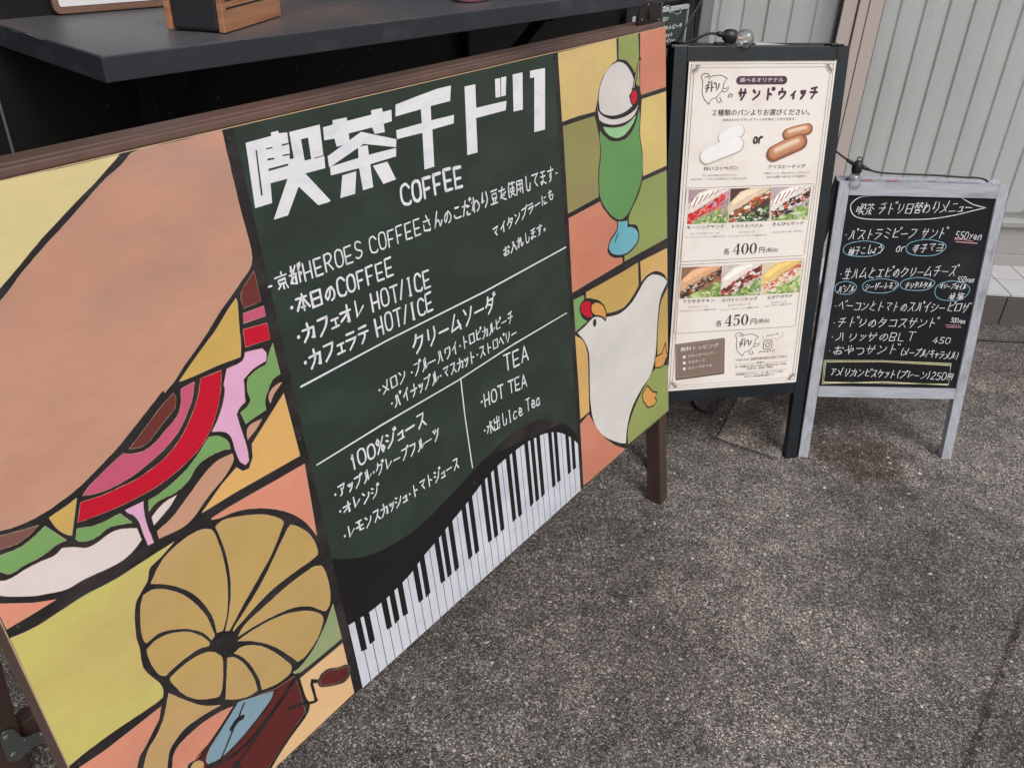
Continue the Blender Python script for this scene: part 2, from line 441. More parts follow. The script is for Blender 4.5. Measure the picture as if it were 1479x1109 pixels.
        mr = N.new('ShaderNodeMapRange'); mr.inputs[1].default_value = hw_ * .35; mr.inputs[2].default_value = hw_; mr.inputs[3].default_value = amt; mr.inputs[4].default_value = 0; mr.interpolation_type = 'SMOOTHSTEP'; L.new(a4.outputs[0], mr.inputs[0])
        fac = mr.outputs[0]
        if shift:
            bk = N.new('ShaderNodeMapRange'); bk.inputs[1].default_value = .5; bk.inputs[2].default_value = .55; L.new(nm.outputs[0], bk.inputs[0]); mm = N.new('ShaderNodeMath'); mm.operation = 'MULTIPLY'; L.new(fac, mm.inputs[0]); L.new(bk.outputs[0], mm.inputs[1]); fac = mm.outputs[0]
        st = N.new('ShaderNodeMixRGB'); st.blend_type = 'MULTIPLY'; st.inputs[2].default_value = colr; L.new(fac, st.inputs[0]); L.new(last, st.inputs[1]); last = st.outputs[0]
    L.new(last, b.inputs['Base Color'])
    bp = N.new('ShaderNodeBump'); bp.inputs['Strength'].default_value = .5; bp.inputs['Distance'].default_value = .0022; bp.invert = True; L.new(v1.outputs['Distance'], bp.inputs['Height'])
    bp2 = N.new('ShaderNodeBump'); bp2.inputs['Strength'].default_value = .5; bp2.inputs['Distance'].default_value = .01; L.new(noi(28, 4).outputs[0], bp2.inputs['Height']); L.new(bp.outputs[0], bp2.inputs['Normal'])
    L.new(bp2.outputs[0], b.inputs['Normal'])
    return m
GM = ground_material()
# one sheet: fine grid where the camera looks, coarse ring to the horizon; the fine part undulates by a few mm
def hgt(x, y):
    return 0.0016 * math.sin(7 * x + 3 * y) + 0.0014 * math.sin(13 * y - 5 * x + 1) + 0.0008 * math.sin(29 * x + 17 * y)
xs = [-60, -20, -6] + list(np.arange(-2.0, 3.01, 0.05)) + [6, 20, 60]; ys = [-60, -20, -6] + list(np.arange(-0.5, 4.01, 0.05)) + [8, 20, 60]
gv = [(x, y, hgt(x, y) if -2 < x < 3 and -0.5 < y < 4 else 0) for y in ys for x in xs]; nx = len(xs)
gf = [(j * nx + i, j * nx + i + 1, (j + 1) * nx + i + 1, (j + 1) * nx + i) for j in range(len(ys) - 1) for i in range(nx - 1)]
me = bpy.data.meshes.new('ground'); me.from_pydata(gv, [], gf); me.materials.append(GM); me.polygons.foreach_set('use_smooth', [True] * len(gf))
link(bpy.data.objects.new('ground', me), None, 'structure')
# loose and half sunken stone chips, real geometry
rng = np.random.default_rng(3)
def chips(n, x0, x1, y0, y1, s0, s1, name):
    base = np.array([(1, 0, 0), (.4, .9, 0), (-.6, .8, 0), (-1, -.1, 0), (-.3, -.9, 0), (.7, -.7, 0), (.35, .25, .62), (-.4, .2, .6), (0, -.4, .66)])
    F0 = [(0, 1, 6), (1, 2, 7), (1, 7, 6), (2, 3, 7), (3, 4, 8), (3, 8, 7), (4, 5, 8), (5, 0, 6), (5, 6, 8), (6, 7, 8)]
    X = rng.uniform(x0, x1, n); Y = rng.uniform(y0, y1, n); S = rng.uniform(s0, s1, n) * rng.uniform(.6, 1, n); A = rng.uniform(0, 6.28, n); AS = rng.uniform(.5, 1, n)
    V = np.zeros((n, 9, 3)); b = base[None] * (1 + rng.uniform(-.25, .25, (n, 9, 3)))
    bx = b[:, :, 0] * S[:, None]; by = b[:, :, 1] * (S * AS)[:, None]
    V[:, :, 0] = X[:, None] + bx * np.cos(A)[:, None] - by * np.sin(A)[:, None]; V[:, :, 1] = Y[:, None] + bx * np.sin(A)[:, None] + by * np.cos(A)[:, None]
    H = 0.0016 * np.sin(7 * X + 3 * Y) + 0.0014 * np.sin(13 * Y - 5 * X + 1) + 0.0008 * np.sin(29 * X + 17 * Y)
    V[:, :, 2] = H[:, None] + b[:, :, 2] * S[:, None] * .55 - 0.0006
    F = (np.array(F0)[None] + 9 * np.arange(n)[:, None, None]).reshape(-1, 3)
    me = bpy.data.meshes.new(name); me.from_pydata(V.reshape(-1, 3).tolist(), [], F.tolist())
    cols = [(.05, .054, .060), (.08, .082, .086), (.17, .152, .14), (.32, .29, .265), (.55, .515, .475), (.24, .175, .14), (.115, .122, .13)]
    for i, c in enumerate(cols): me.materials.append(mat('stone_chip_%d' % i, c + (1,), rough=.85, var=.2, vscale=40, fine=.1, fscale=300))
    mi = rng.choice(7, n, p=[.22, .24, .24, .13, .03, .04, .10]); me.polygons.foreach_set('material_index', np.repeat(mi, 10).astype(np.int32)); me.update()
    return link(bpy.data.objects.new(name, me), None, 'stuff', 'small grey, brown and pale stone chips set in the dark asphalt', 'gravel')
chips(26000, -1.0, 2.2, 0.7, 2.9, .0016, .0042, 'stone_chips')
chips(4600, -.2, 1.9, 0.8, 2.2, .0042, .0082, 'stone_chips')
# sunken concrete slab outlined in the asphalt under the poster stand
patchm = mat('worn_concrete_patch', (.115, .105, .1, 1), rough=.9, var=.25, vscale=9, fine=.35, fscale=260, bump=.6, bscale=300, c2=(.2, .185, .17, 1), c2scale=16, c2amt=.6)
p = MB(); zz = lambda q, z: np.array([q[0], q[1], z])
Q = [ground_at(*t) for t in ((1035, 634), (1122, 664), (1141, 589), (1066, 572))]
GM2 = GM.copy(); GM2.name = 'worn_concrete'; GM2.node_tree.nodes['tint'].inputs[2].default_value = (1.75, 1.66, 1.62, 1)
p.prism([zz(q, -.002) for q in Q], (0, 0, .009), GM2); p.build('concrete_patch', bevel=.003, kind='structure')
def strip(Pl, wds, z, th, m, name):
    mb = MB(); Pl = catmull([np.array(q[:2]) for q in Pl], False, 6, 90); n = len(Pl)
    for i in range(n - 1):
        a, b = Pl[i], Pl[i + 1]; t = (b - a) / np.linalg.norm(b - a); nn = np.array([-t[1], t[0]]); w0, w1 = wds * (1 + .3 * math.sin(i * 1.7)), wds * (1 + .3 * math.sin((i + 1) * 1.7))
        mb.face([(*(a + nn * w0), z), (*(a - nn * w0), z), (*(b - nn * w1), z), (*(b + nn * w1), z)], m)
    return mb.build(name, kind='structure')
rimm = mat('mortar_rim', (.24, .22, .2, 1), rough=.9, var=.3, vscale=20, fine=.4, fscale=200, bump=.6, bscale=200)
crackm = mat('tar_joint', (.05, .043, .038, 1), rough=.9, var=.3, vscale=30, fine=.3, fscale=200)
strip([Q[0], (Q[0] + Q[1]) / 2 + np.array([0.002, 0, 0]), Q[1]], .0026, .0085, .002, rimm, 'patch_seam')
strip([Q[1], (Q[1] + Q[2]) / 2, Q[2]], .008, .0085, .002, rimm, 'patch_seam')

# ---- tiled step in front of the window
st = thing('tiled_step', (1.0, 3.0, 0), 'low step with square pale tiles on top and grey risers along the shop window', 'step')
su = np.array([1, -.085, 0]) / math.hypot(1, .085); sn = np.array([.085, 1, 0]) / math.hypot(1, .085); SZ = .122
s0 = ground_at(1424, 424.5, SZ)
tilem = mat('pale_tile', rgb(212, 211, 212, .8), rough=.45, var=.06, vscale=7, fine=.03); riserm = mat('riser_tile', rgb(124, 118, 114, .55), rough=.6, var=.12, vscale=12, fine=.06)
groutm = mat('grout', rgb(140, 128, 124, .5), rough=.9)
cor = MB(); cor.box(s0 - su * 2.2 + np.array([0, 0, -SZ - .01]) + sn * .008, su * 5.0, sn * .5, (0, 0, SZ + .004), groutm); cor.build('core', st)
ta = Plane(s0 + np.array([0, 0, 0]), su, sn)
TW = .118
off = ta.at(1458, 424)[0]
for i in range(-14, 9):
    x0 = off - .0 + i * TW
    for r_, (d0, d1) in enumerate(((0.0, .15), (.155, .30))):
        sh = 0.012 * 0 if r_ == 0 else -.0
        t = MB(); t.box(s0 + su * (x0 + .0015) + sn * (d0 + .0015) + np.array([0, 0, -.008]), su * (TW - .004), sn * (d1 - d0 - .003), (0, 0, .009 + random.uniform(0, .0008)), tilem)
        t.build('tile', st, bevel=.0012)
    t = MB(); t.box(s0 + su * (x0 + .0015 - .01) + np.array([0, 0, -SZ - .01]) + sn * -.002, su * (TW - .004), sn * .01, (0, 0, SZ - .002), riserm); t.build('riser_tile', st, bevel=.0015)

# ---- shop window with beige aluminium frames, blinds behind
WA = np.array([1.9, 3.185, 0]); wu = np.array([1, -.045, 0]) / math.hypot(1, .045); wn = np.array([-.045, -1, 0]) / math.hypot(1, .045)   # wn towards the street
WP = Plane(WA, wu, (0, 0, -1))
def wx(px, py): return WP.at(px, py)[0]
win = thing('shop_window', tuple(WA), 'beige aluminium framed shop window with frosted pale glass above the tiled step', 'window')
alm = mat('beige_aluminium', rgb(200, 186, 180, .92), rough=.4, var=.03, vscale=3, fine=.02); sillm = mat('silver_sill', rgb(200, 200, 200, .8), rough=.35, metal=.4); kickm = mat('grey_kick_panel', rgb(172, 169, 166, .85), rough=.55, var=.04)
seal = mat('dark_seal', (.02, .02, .022, 1), rough=.6)
def wbox(x0, x1, z0, z1, d0, d1, m, name, bevel=.002, parent=None):
    b = MB(); b.box(WA + wu * x0 + np.array([0, 0, z0]) + wn * d0, wu * (x1 - x0), (0, 0, z1 - z0), wn * (d1 - d0), m); return b.build(name, parent or win, bevel=bevel)
zt = 2.3
xm0, xm1 = wx(1219, 0), wx(1278, 0)
wbox(-1.30, 1.6, .118, .17, -.03, .012, kickm, 'bottom_rail')
wbox(-1.30, 1.6, .17, .287, -.03, .004, kickm, 'kick_panel'); wbox(-1.30, 1.6, .289, .312, -.03, .022, sillm, 'window_sill')
wm = xm1 - xm0
wbox(xm0, xm0 + wm * .34, .312, zt, -.04, .008, alm, 'mullion'); wbox(xm0 + wm * .37, xm0 + wm * .60, .312, zt, -.04, .016, alm, 'mullion'); wbox(xm0 + wm * .635, xm1 - wm * .08, .312, zt, -.04, .012, alm, 'mullion'); wbox(xm1 - wm * .065, xm1, .312, zt, -.04, .004, alm, 'mullion')
wbox(xm0 - .006, xm1 + .004, .312, zt, -.045, -.002, seal, 'seal_strip', 0)
wbox(-1.30, -1.24, .312, zt, -.04, .012, alm, 'mullion'); wbox(1.54, 1.6, .312, zt, -.04, .012, alm, 'mullion'); wbox(-1.30, 1.6, zt, zt + .08, -.04, .012, alm, 'top_rail')
gm = bpy.data.materials.new('window_glass'); gm.use_nodes = True; N = gm.node_tree.nodes; L = gm.node_tree.links
for n in list(N): N.remove(n)
o_ = N.new('ShaderNodeOutputMaterial'); tr = N.new('ShaderNodeBsdfTransparent'); tr.inputs[0].default_value = (.99, .992, .985, 1); gl = N.new('ShaderNodeBsdfGlossy'); gl.inputs['Roughness'].default_value = .02
df = N.new('ShaderNodeBsdfDiffuse'); df.inputs[0].default_value = (.84, .86, .86, 1); fr = N.new('ShaderNodeLayerWeight'); pw = N.new('ShaderNodeMath'); pw.operation = 'POWER'; pw.inputs[1].default_value = 5; L.new(fr.outputs['Facing'], pw.inputs[0]); ad = N.new('ShaderNodeMath'); ad.operation = 'MULTIPLY_ADD'; ad.inputs[1].default_value = .6; ad.inputs[2].default_value = .04; L.new(pw.outputs[0], ad.inputs[0])
mx = N.new('ShaderNodeMixShader'); L.new(ad.outputs[0], mx.inputs[0]); L.new(tr.outputs[0], mx.inputs[1]); L.new(gl.outputs[0], mx.inputs[2])
dn = N.new('ShaderNodeTexNoise'); dn.inputs['Scale'].default_value = 3; dr = N.new('ShaderNodeMapRange'); dr.inputs[1].default_value = .35; dr.inputs[2].default_value = .8; dr.inputs[3].default_value = .12; dr.inputs[4].default_value = .26; L.new(dn.outputs[0], dr.inputs[0])  # diffuse haze mixed into the glass imitates reflected bright sky and street
m2 = N.new('ShaderNodeMixShader'); L.new(dr.outputs[0], m2.inputs[0]); L.new(mx.outputs[0], m2.inputs[1]); L.new(df.outputs[0], m2.inputs[2]); L.new(m2.outputs[0], o_.inputs[0])
wbox(xm1, 1.54, .312, zt, -.022, -.016, gm, 'glass_pane', 0); wbox(-1.24, xm0, .312, zt, -.022, -.016, gm, 'glass_pane', 0)
# thin pale arcs on the right pane
sm = mat('pale_pane_arc', rgb(196, 200, 199, .8), rough=.7, var=.2, vscale=60, fine=.3, fscale=200)
GP = Plane(WA + wn * -.0155, wu, (0, 0, -1)); ar = Art(GP); F1_ = (1200, 0, 3.695)
ar.line([(735, 85), (770, 75), (805, 92), (828, 125), (832, 165)], .0016, sm, 1, F1_); ar.line([(640, 362), (650, 392), (680, 408), (705, 400)], .0014, sm, 1, F1_)
ar.line([(485, 192), (505, 200), (515, 232)], .0018, sm, 1, F1_); ar.line([(950, 385), (985, 350), (1031, 325)], .0014, sm, 1, F1_); ar.line([(312, 465), (322, 440), (332, 400)], .004, sm, 1, F1_); ar.line([(530, 45), (545, 80), (520, 110)], .0018, sm, 1, F1_)
ar.line([(340, 600), (440, 680), (600, 735), (800, 785), (1031, 840)], .001, sm, 1, F1_)
ar.build('pane_arc', win)
# blinds
slatm = mat('blind_slat', rgb(208, 210, 210, .80), rough=.75, var=.04, vscale=4, fine=.03, fscale=400)
def blind(x0, x1, label):
    b = thing('vertical_blind', tuple(WA + wu * x0 + wn * -.10 + np.array([0, 0, .3])), label, 'blind', 'vertical blinds behind the shop glass')
    x = x0; W_ = .0835; i = 0
    while x < x1 - .02:
        t = MB(); a = WA + wu * x + wn * (-.085 - .004) + np.array([0, 0, .315]); uu = wu * W_ + wn * -.010 + wu * random.uniform(-.002, .002)
        nar = 1 - (.012 + .013 * max(0, i - 4)) if x0 > -.3 else 1.0
        k = 6; P = []
        for j in range(k + 1):
            f = j / k; P.append(a + uu * f * nar + wn * (.005 * math.sin(math.pi * f)))
        for j in range(k):
            t.face([P[j], P[j + 1], P[j + 1] + np.array([0, 0, zt - .36]), P[j] + np.array([0, 0, zt - .36])], slatm)
            t.face([P[j] + wn * -.0012, P[j] + wn * -.0012 + np.array([0, 0, zt - .36]), P[j + 1] + wn * -.0012 + np.array([0, 0, zt - .36]), P[j + 1] + wn * -.0012], slatm)
        t.build('slat', b); x += .0865; i += 1
    t = MB(); t.box(WA + wu * x0 + wn * -.12 + np.array([0, 0, zt - .05]), wu * (x1 - x0), wn * .05, (0, 0, .04), alm); t.build('head_rail', b)
blind(xm1 + .012, 1.5, 'pale grey vertical blind behind the glass to the right of the beige mullion')
blind(-1.22, xm0 - .01, 'pale grey vertical blind behind the darker glass above the poster stand')
rm_ = MB(); rw = mat('room_wall_ochre', rgb(190, 184, 120, .95), rough=.8, var=.25, vscale=3)
rm_.box(WA + wu * -1.3 + wn * -.2 + np.array([0, 0, 0]), wu * 2.9, (0, 0, 2.4), wn * -.02, rw); rm_.build('room_wall', kind='structure')

# ---- black painted shop wall with its serving shelf
KD = np.array([.668, .744, 0]); KN = np.array([-.744, .668, 0]); KD /= np.linalg.norm(KD); KN = np.array([-KD[1], KD[0], 0])
K0 = ground_at(147.4, 79.8, 1.2); K0[2] = 0
blackm = mat('black_wall_paint', (.0075, .0078, .007, 1), rough=.55, var=.25, vscale=3, fine=.1, bump=.15, bscale=40, spec=.35)
shelfm = mat('dark_slate_paint', rgb(82, 84, 88, .9), rough=.42, var=.12, vscale=5, fine=.05, fscale=60, bump=.2, bscale=50, c2=rgb(120, 102, 94, .95), c2scale=2.2, c2amt=.7, c2lo=.48, c2hi=.62)  # brown second tone imitates a warm reflection in the shelf top
edgem = mat('shelf_edge_paint', rgb(54, 58, 64, .78), rough=.55, c2=rgb(84, 88, 92, .8), c2scale=14, c2amt=.5, c2lo=.55, c2hi=.75, var=.15, vscale=7, fine=.06, bump=.25, bscale=60)
kw = thing('black_wall', tuple(K0 + KN * .41), 'matt black painted shop wall behind the painted sign, under and above the serving shelf', 'wall')
b = MB(); b.box(K0 + KD * -1.6 + KN * .405, KD * 4.02, KN * .08, (0, 0, 2.4), blackm); b.build('wall_board', kw, bevel=.003)
gpm = mat('dark_green_post', rgb(52, 62, 58, .6), rough=.5)
b = MB(); b.box(K0 + KD * 2.20 + KN * .375, KD * .05, KN * .029, (0, 0, 2.3), gpm); b.build('corner_post', kw, bevel=.002)
b = MB(); q = K0 + KD * -.02 + KN * .40; wire = mat('pale_wire', rgb(120, 130, 140, .6), rough=.5); b.tube([q + np.array([0, 0, z]) for z in (1.12, .9, .7)], .0025, wire, 8)
b.build('wire', kw)
sh = thing('serving_shelf', tuple(K0 + np.array([0, 0, 1.164])), 'dark slate painted serving shelf with chipped edges fixed to the black wall', 'shelf')
b = MB(); b.box(K0 + np.array([0, 0, 1.198 - .0345]), KD * 1.75, KN * .404, (0, 0, .0345), shelfm); b.build('shelf_board', sh, bevel=.0018)
b = MB(); b.box(K0 + np.array([0, 0, 1.198 - .0355]) - KN * .0035 - KD * .0035, KD * 1.757, KN * .0035, (0, 0, .0350), edgem); b.box(K0 + np.array([0, 0, 1.198 - .0355]) - KD * .0035, KD * .0035, KN * .404, (0, 0, .0350), edgem); b.build('edge_strip', sh, bevel=.0012)
scr = mat('chalky_scratch', rgb(150, 152, 155, .8), rough=.8, var=.3, vscale=60)
SP = Plane(K0 + np.array([0, 0, 1.198]), KD, KN); ar = Art(SP); FA = (0, 0, 3.6975)
for pts, wd in (([(378, 190), (415, 184), (460, 182)], .0016), ([(535, 247), (570, 250)], .0012), ([(830, 225), (950, 212), (1110, 195)], .0009), ([(1000, 210), (1020, 211)], .0016), ([(350, 208), (362, 210)], .001), ([(640, 175), (665, 192)], .0007), ([(770, 85), (785, 100)], .0009), ([(430, 265), (490, 277), (540, 292)], .0014), ([(545, 293), (640, 285), (760, 273)], .0008), ([(140, 182), (230, 215)], .0012), ([(900, 258), (960, 251)], .001), ([(60, 165), (95, 176)], .0008), ([(1250, 219), (1330, 211)], .001), ([(700, 240), (760, 236)], .0006), ([(480, 160), (560, 172)], .0006)):
    ar = Art(SP); ar.line(pts, wd, scr, 1.5, FA); ar.build('scratch', sh)
for al in (1.12, .22):
    b = MB(); q = K0 + KD * al; zt_ = 1.162
    b.box(q + KN * .10 + np.array([0, 0, zt_ - .028]), KD * .03, KN * .30, (0, 0, .028), blackm)
    b.box(q + KN * .377 + np.array([0, 0, zt_ - .30]), KD * .03, KN * .027, (0, 0, .27), blackm)
    b.prism([q + KN * .12 + np.array([0, 0, zt_ - .03]), q + KN * .16 + np.array([0, 0, zt_ - .03]), q + KN * .376 + np.array([0, 0, zt_ - .25]), q + KN * .376 + np.array([0, 0, zt_ - .29])], KD * .028, blackm)
    b.build('shelf_bracket', sh, bevel=.002)
wpl = Plane(K0 + KN * .4045, KD, (0, 0, -1)); ar = Art(wpl)
for q_ in ([(757, 482), (798, 484)], [(728, 436), (736, 438)], [(762, 436), (769, 437)], [(1163, 515), (1170, 525)], [(900, 600), (908, 606)], [(568, 560), (574, 566)]): ar.line(q_, .0014, scr, 2, FA)
for q_ in ([(640, 198), (645, 200)], [(960, 160), (966, 162)], [(878, 184), (881, 190)], [(600, 262), (603, 268)], [(755, 272), (758, 276)]): ar.line(q_, .0016, scr, 2, (200, 0, 2.641))
o_ = ar.build('paint_fleck', kw, kind='stuff')
# things standing on the shelf
ZS = 1.1985
woodm = mat('oak_side', rgb(190, 135, 100, .85), rough=.45, var=.12, vscale=4, fine=.16, fscale=14, stretch=(1, 1, 14), bump=.1, c2=rgb(150, 96, 66, .85), c2scale=5, c2amt=.7)
walm = mat('walnut_frame', rgb(140, 104, 88, .75), rough=.5, var=.12, vscale=6, fine=.1, fscale=80, bump=.2)
blk = mat('black_leatherette', rgb(44, 46, 50, .8), rough=.45, var=.06, bump=.3, bscale=500); slot = mat('slot_black', (.008, .008, .008, 1), rough=.8)
bx = thing('wooden_box', tuple(SP.p3(SP.at(325, 50), 0)), 'small box with slotted oak sides and a black front band standing on the dark shelf', 'box')
A_ = SP.at(241, 44.5); B_ = SP.at(326, 50.5); C_ = SP.at(392, 14)
uA = np.array(A_); uB = np.array(B_); du = uB - uA; wbx = np.linalg.norm(du); du /= wbx; dv = np.array(C_) - uB; lbx = np.linalg.norm(dv); dv = np.array([-du[1], du[0]]) if np.dot([-du[1], du[0]], dv) > 0 else np.array([du[1], -du[0]])
UU = KD * du[0] + KN * du[1]; VV = KD * dv[0] + KN * dv[1]; OO = SP.p3(A_, .0015)
b = MB(); b.box(OO + UU * .011 + VV * .002, UU * (wbx - .022), VV * .2, (0, 0, .14), blk); b.build('black_band', bx, bevel=.006)
b = MB(); b.box(OO, UU * .011, VV * .205, (0, 0, .145), woodm); b.build('side_panel', bx, bevel=.002)
b = MB(); b.box(OO + UU * (wbx - .011), UU * .011, VV * .205, (0, 0, .145), woodm); side = b.build('side_panel', bx, bevel=.002)
for i in range(6):
    b = MB(); b.box(OO + UU * (wbx - .0006) + VV * .012 + np.array([0, 0, .034 + .012 * i]), UU * .001, VV * .15, (0, 0, .0028), slot); b.build('slot', side)
wb = thing('framed_notice', tuple(SP.p3(SP.at(84, 23), 0)), 'white notice board in a round cornered brown wood frame at the shelf back', 'notice')
P1 = np.array(SP.at(80, 23.5)); P2 = np.array(SP.at(232, 11.0)); fu = (P2 - P1) / np.linalg.norm(P2 - P1); FU = KD * fu[0] + KN * fu[1]; FN = np.cross(FU, [0, 0, 1]); FN = FN if FN @ (CAMP - K0) > 0 else -FN
FV = np.array([0, 0, 1.0]) * math.cos(.16) - FN * math.sin(.16); FO = SP.p3(tuple(P1), .0012); FW = .34; FH = .26; NB = np.cross(FU, FV); NB = NB if NB @ FN > 0 else -NB
def rrect(o, u, v, w_, h_, r, k=5):
    out = []
    for cx, cy, a0 in ((w_ - r, r, -90), (w_ - r, h_ - r, 0), (r, h_ - r, 90), (r, r, 180)):
        for i in range(k + 1): a = R(a0 + 90 * i / k); out.append(o + u * (cx + r * math.cos(a)) + v * (cy + r * math.sin(a)))
    return out
b = MB(); b.prism(rrect(FO - NB * .006, FU, FV, FW, FH, .012), NB * .010, walm); b.build('frame', wb, bevel=.0015)
wh = mat('white_board', rgb(236, 236, 238, .9), rough=.35, var=.01)
b = MB(); b.prism(rrect(FO + FU * .010 + FV * .012 + NB * .004, FU, FV, FW - .02, FH - .024, .004), NB * .001, wh); b.build('white_sheet', wb)
pk = mat('pink_plastic', rgb(232, 150, 170, .85), rough=.35, var=.1, vscale=20)
c_ = SP.p3(SP.at(682, 2), .010)
b = MB(); n_ = 24; rings = [(0.0, -.009), (.030, -.0085), (.036, -.004), (.038, .003), (.034, .008), (.033, .004), (.0, .001)]
for a_, (r0, z0) in enumerate(rings[:-1]):
    r1, z1 = rings[a_ + 1]
    for i in range(n_):
        t0, t1 = 2 * math.pi * i / n_, 2 * math.pi * (i + 1) / n_; f = lambda r_, z_, t: c_ + KD * r_ * 1.3 * math.cos(t) + KN * r_ * .8 * math.sin(t) + np.array([0, 0, z_])
        pts = [f(r0, z0, t0), f(r0, z0, t1), f(r1, z1, t1), f(r1, z1, t0)]
        if r0 == 0: pts = pts[1:]
        if r1 == 0: pts = [pts[0], pts[1], pts[2]]
        b.face(pts, pk)
b.build('pink_dish', None, smooth=True, label='small pink oval plastic dish at the edge of the dark shelf', cat='dish')
# green menu board and odds and ends at the far end of the wall
WPl = Plane(K0 + KN * .39, KD, (0, 0, -1)); Fm = (880, 0, 7.395)
g0 = WPl.at(480, 130, Fm); g1 = WPl.at(815, 75, Fm)
mb_ = thing('wall_menu', tuple(WPl.p3(g1)), 'small green chalk menu in a white frame at the far end of the black wall', 'menu board')
x0 = WPl.at(420, 130, Fm)[0]; x1 = WPl.at(815, 75, Fm)[0]; y0 = WPl.at(810, 72, Fm)[1]; y1 = y0 + .24
gbm = mat('green_chalkboard', rgb(62, 76, 70, .7), rough=.7, var=.08); whm = mat('white_frame_paint', rgb(200, 204, 210, .75), rough=.5)
b = MB(); b.box(WPl.p3((x0, y0), 0), WPl.u * (x1 - x0), WPl.v * (y1 - y0), WPl.n * .008, gbm); b.build('board', mb_, bevel=.001)
fw = .008
for (a0, c0, a1, c1) in ((x0 - fw, y0 - fw, x1 + fw, y0 + .006), (x0 - fw, y1, x1 + fw, y1 + fw), (x1 - .002, y0 + .0062, x1 + fw, y1 - .0002), (x0 - fw, y0 + .0062, x0 + .002, y1 - .0002)):
    b = MB(); b.box(WPl.p3((a0, c0), 0), WPl.u * (a1 - a0), WPl.v * (c1 - c0), WPl.n * .013, whm); b.build('frame_bar', mb_, bevel=.001)
MP = Plane(WPl.p3((x0, y0), .0084), WPl.u, WPl.v); ar = Art(MP); ch_w = mat('chalk_white', rgb(226, 228, 232, .95), rough=.9, var=.12, vscale=60, fine=.25, fscale=350)
lettering(ar, 'メロン', (535, 240), (632, 215), 36, ch_w, .0028, Fm); lettering(ar, 'トロピカルピーチ', (470, 345), (778, 290), 40, ch_w, .0028, Fm); lettering(ar, 'マスカット', (500, 425), (680, 385), 38, ch_w, .0028, Fm)
lettering(ar, 'ストロベリー', (500, 490), (700, 445), 36, ch_w, .0028, Fm)
ar.build('lettering', mb_)
dfr = mat('black_frame', (.012, .012, .013, 1), rough=.5)
nb = thing('wall_notice', tuple(WPl.p3(WPl.at(200, 100, Fm))), 'black framed notice with a white corner on the wall behind the sign stand', 'notice')
a0 = WPl.at(165, 100, Fm); b = MB(); b.box(WPl.p3(a0), WPl.u * .09, WPl.v * .12, WPl.n * .01, dfr); b.build('frame', nb, bevel=.001)
a0 = WPl.at(220, 178, Fm); b = MB(); b.box(WPl.p3(a0, .0102), WPl.u * .018, WPl.v * .03, WPl.n * .001, whm); b.build('white_sheet', nb)
cordm = mat('black_cable', (.014, .014, .015, 1), rough=.45); gcm = mat('grey_cord', rgb(150, 150, 152, .7), rough=.5)
def onwall(x, y, off=.02, fr_=None): return WPl.p3(WPl.at(x, y, fr_), off)
b = MB(); b.tube([onwall(917.5, -40, .1), onwall(917.5, 0, .1), onwall(917.5, 40, .1)], .0032, gcm, 8); b.build('hanging_cord', None, smooth=True, label='pale grey cord hanging straight down beside the round bracket', cat='cord')
b = MB(); b.tube([onwall(1010, -40, .06), onwall(990, 0, .06), onwall(978, 20, .06), onwall(967, 38, .06), onwall(960, 60, .05)], .003, cordm, 8); b.build('wall_cable', None, smooth=True, label='black cable slanting down across the small green wall menu', cat='cable')
b = MB(); b.tube([onwall(1000, -60, .03), onwall(995, 0, .03), onwall(992, 60, .03), onwall(988, 120, .03)], .004, cordm, 8); b.tube([onwall(1006, -60, .03), onwall(999, 2, .03), onwall(997, 10, .03)], .007, cordm, 8); b.build('power_cable', None, smooth=True, label='black power cable running down the corner post right of the green wall menu', cat='cable')

# ================================================================== PAINTED SIGN STAND
PO = np.array([.3273, 1.8834, 1.1687]); PA = np.array([.5983, .8013, 0]); PN = np.array([-.8013, .5983, 0]); PD = np.array([.1169, -.0873, -.9893]); PD /= np.linalg.norm(PD)
SW, SH = 1.5113, .91
TLc = PO - PA * SW
SG = Plane(TLc, PA, PD)            # u to the right, v down the sloping face
SG.clip = (0.0006, 0.0006, SW - .0006, SH - .0006)
sign = thing('painted_sign_stand', tuple(TLc + PA * SW * .5 + np.array([.12, -.09, -1.1687])), 'wide hand painted cafe sign board with sandwich, gramophone and green menu on wooden legs', 'sign')
BN = SG.n                                            # towards the viewer
brown = mat('dark_stained_wood', rgb(92, 70, 62, .66), rough=.5, var=.16, vscale=4, fine=.14, fscale=30, stretch=(6, 6, 1), bump=.35, bscale=60, c2=rgb(62, 46, 42, .8), c2scale=3, c2amt=.6)
railm = mat('stained_rail_wood', rgb(112, 86, 76, .8), rough=.5, var=.18, vscale=5, fine=.14, fscale=40, bump=.35, bscale=70, c2=rgb(74, 58, 54, .8), c2scale=4, c2amt=.7)
plym = mat('ply_edge', rgb(222, 190, 150, .9), rough=.7, var=.1, vscale=30)
blackp = paint('black', 40, 35, 35, .85, var=.25, vscale=30, fine=.25, fscale=90, c2=rgb(62, 56, 54), c2scale=14, c2amt=.55)
b = MB(); b.box(SG.p3((0, 0), -.004), SG.u * SW, SG.v * SH, BN * .004, plym); board = b.build('board', sign)
ar = Art(SG); ar.uvpoly([(0.0006, .0006), (SW - .0006, .0006), (SW - .0006, SH - .0006), (.0006, SH - .0006)], blackp, 1); ar.build('black_ground_paint', board)
def P_(k): return k
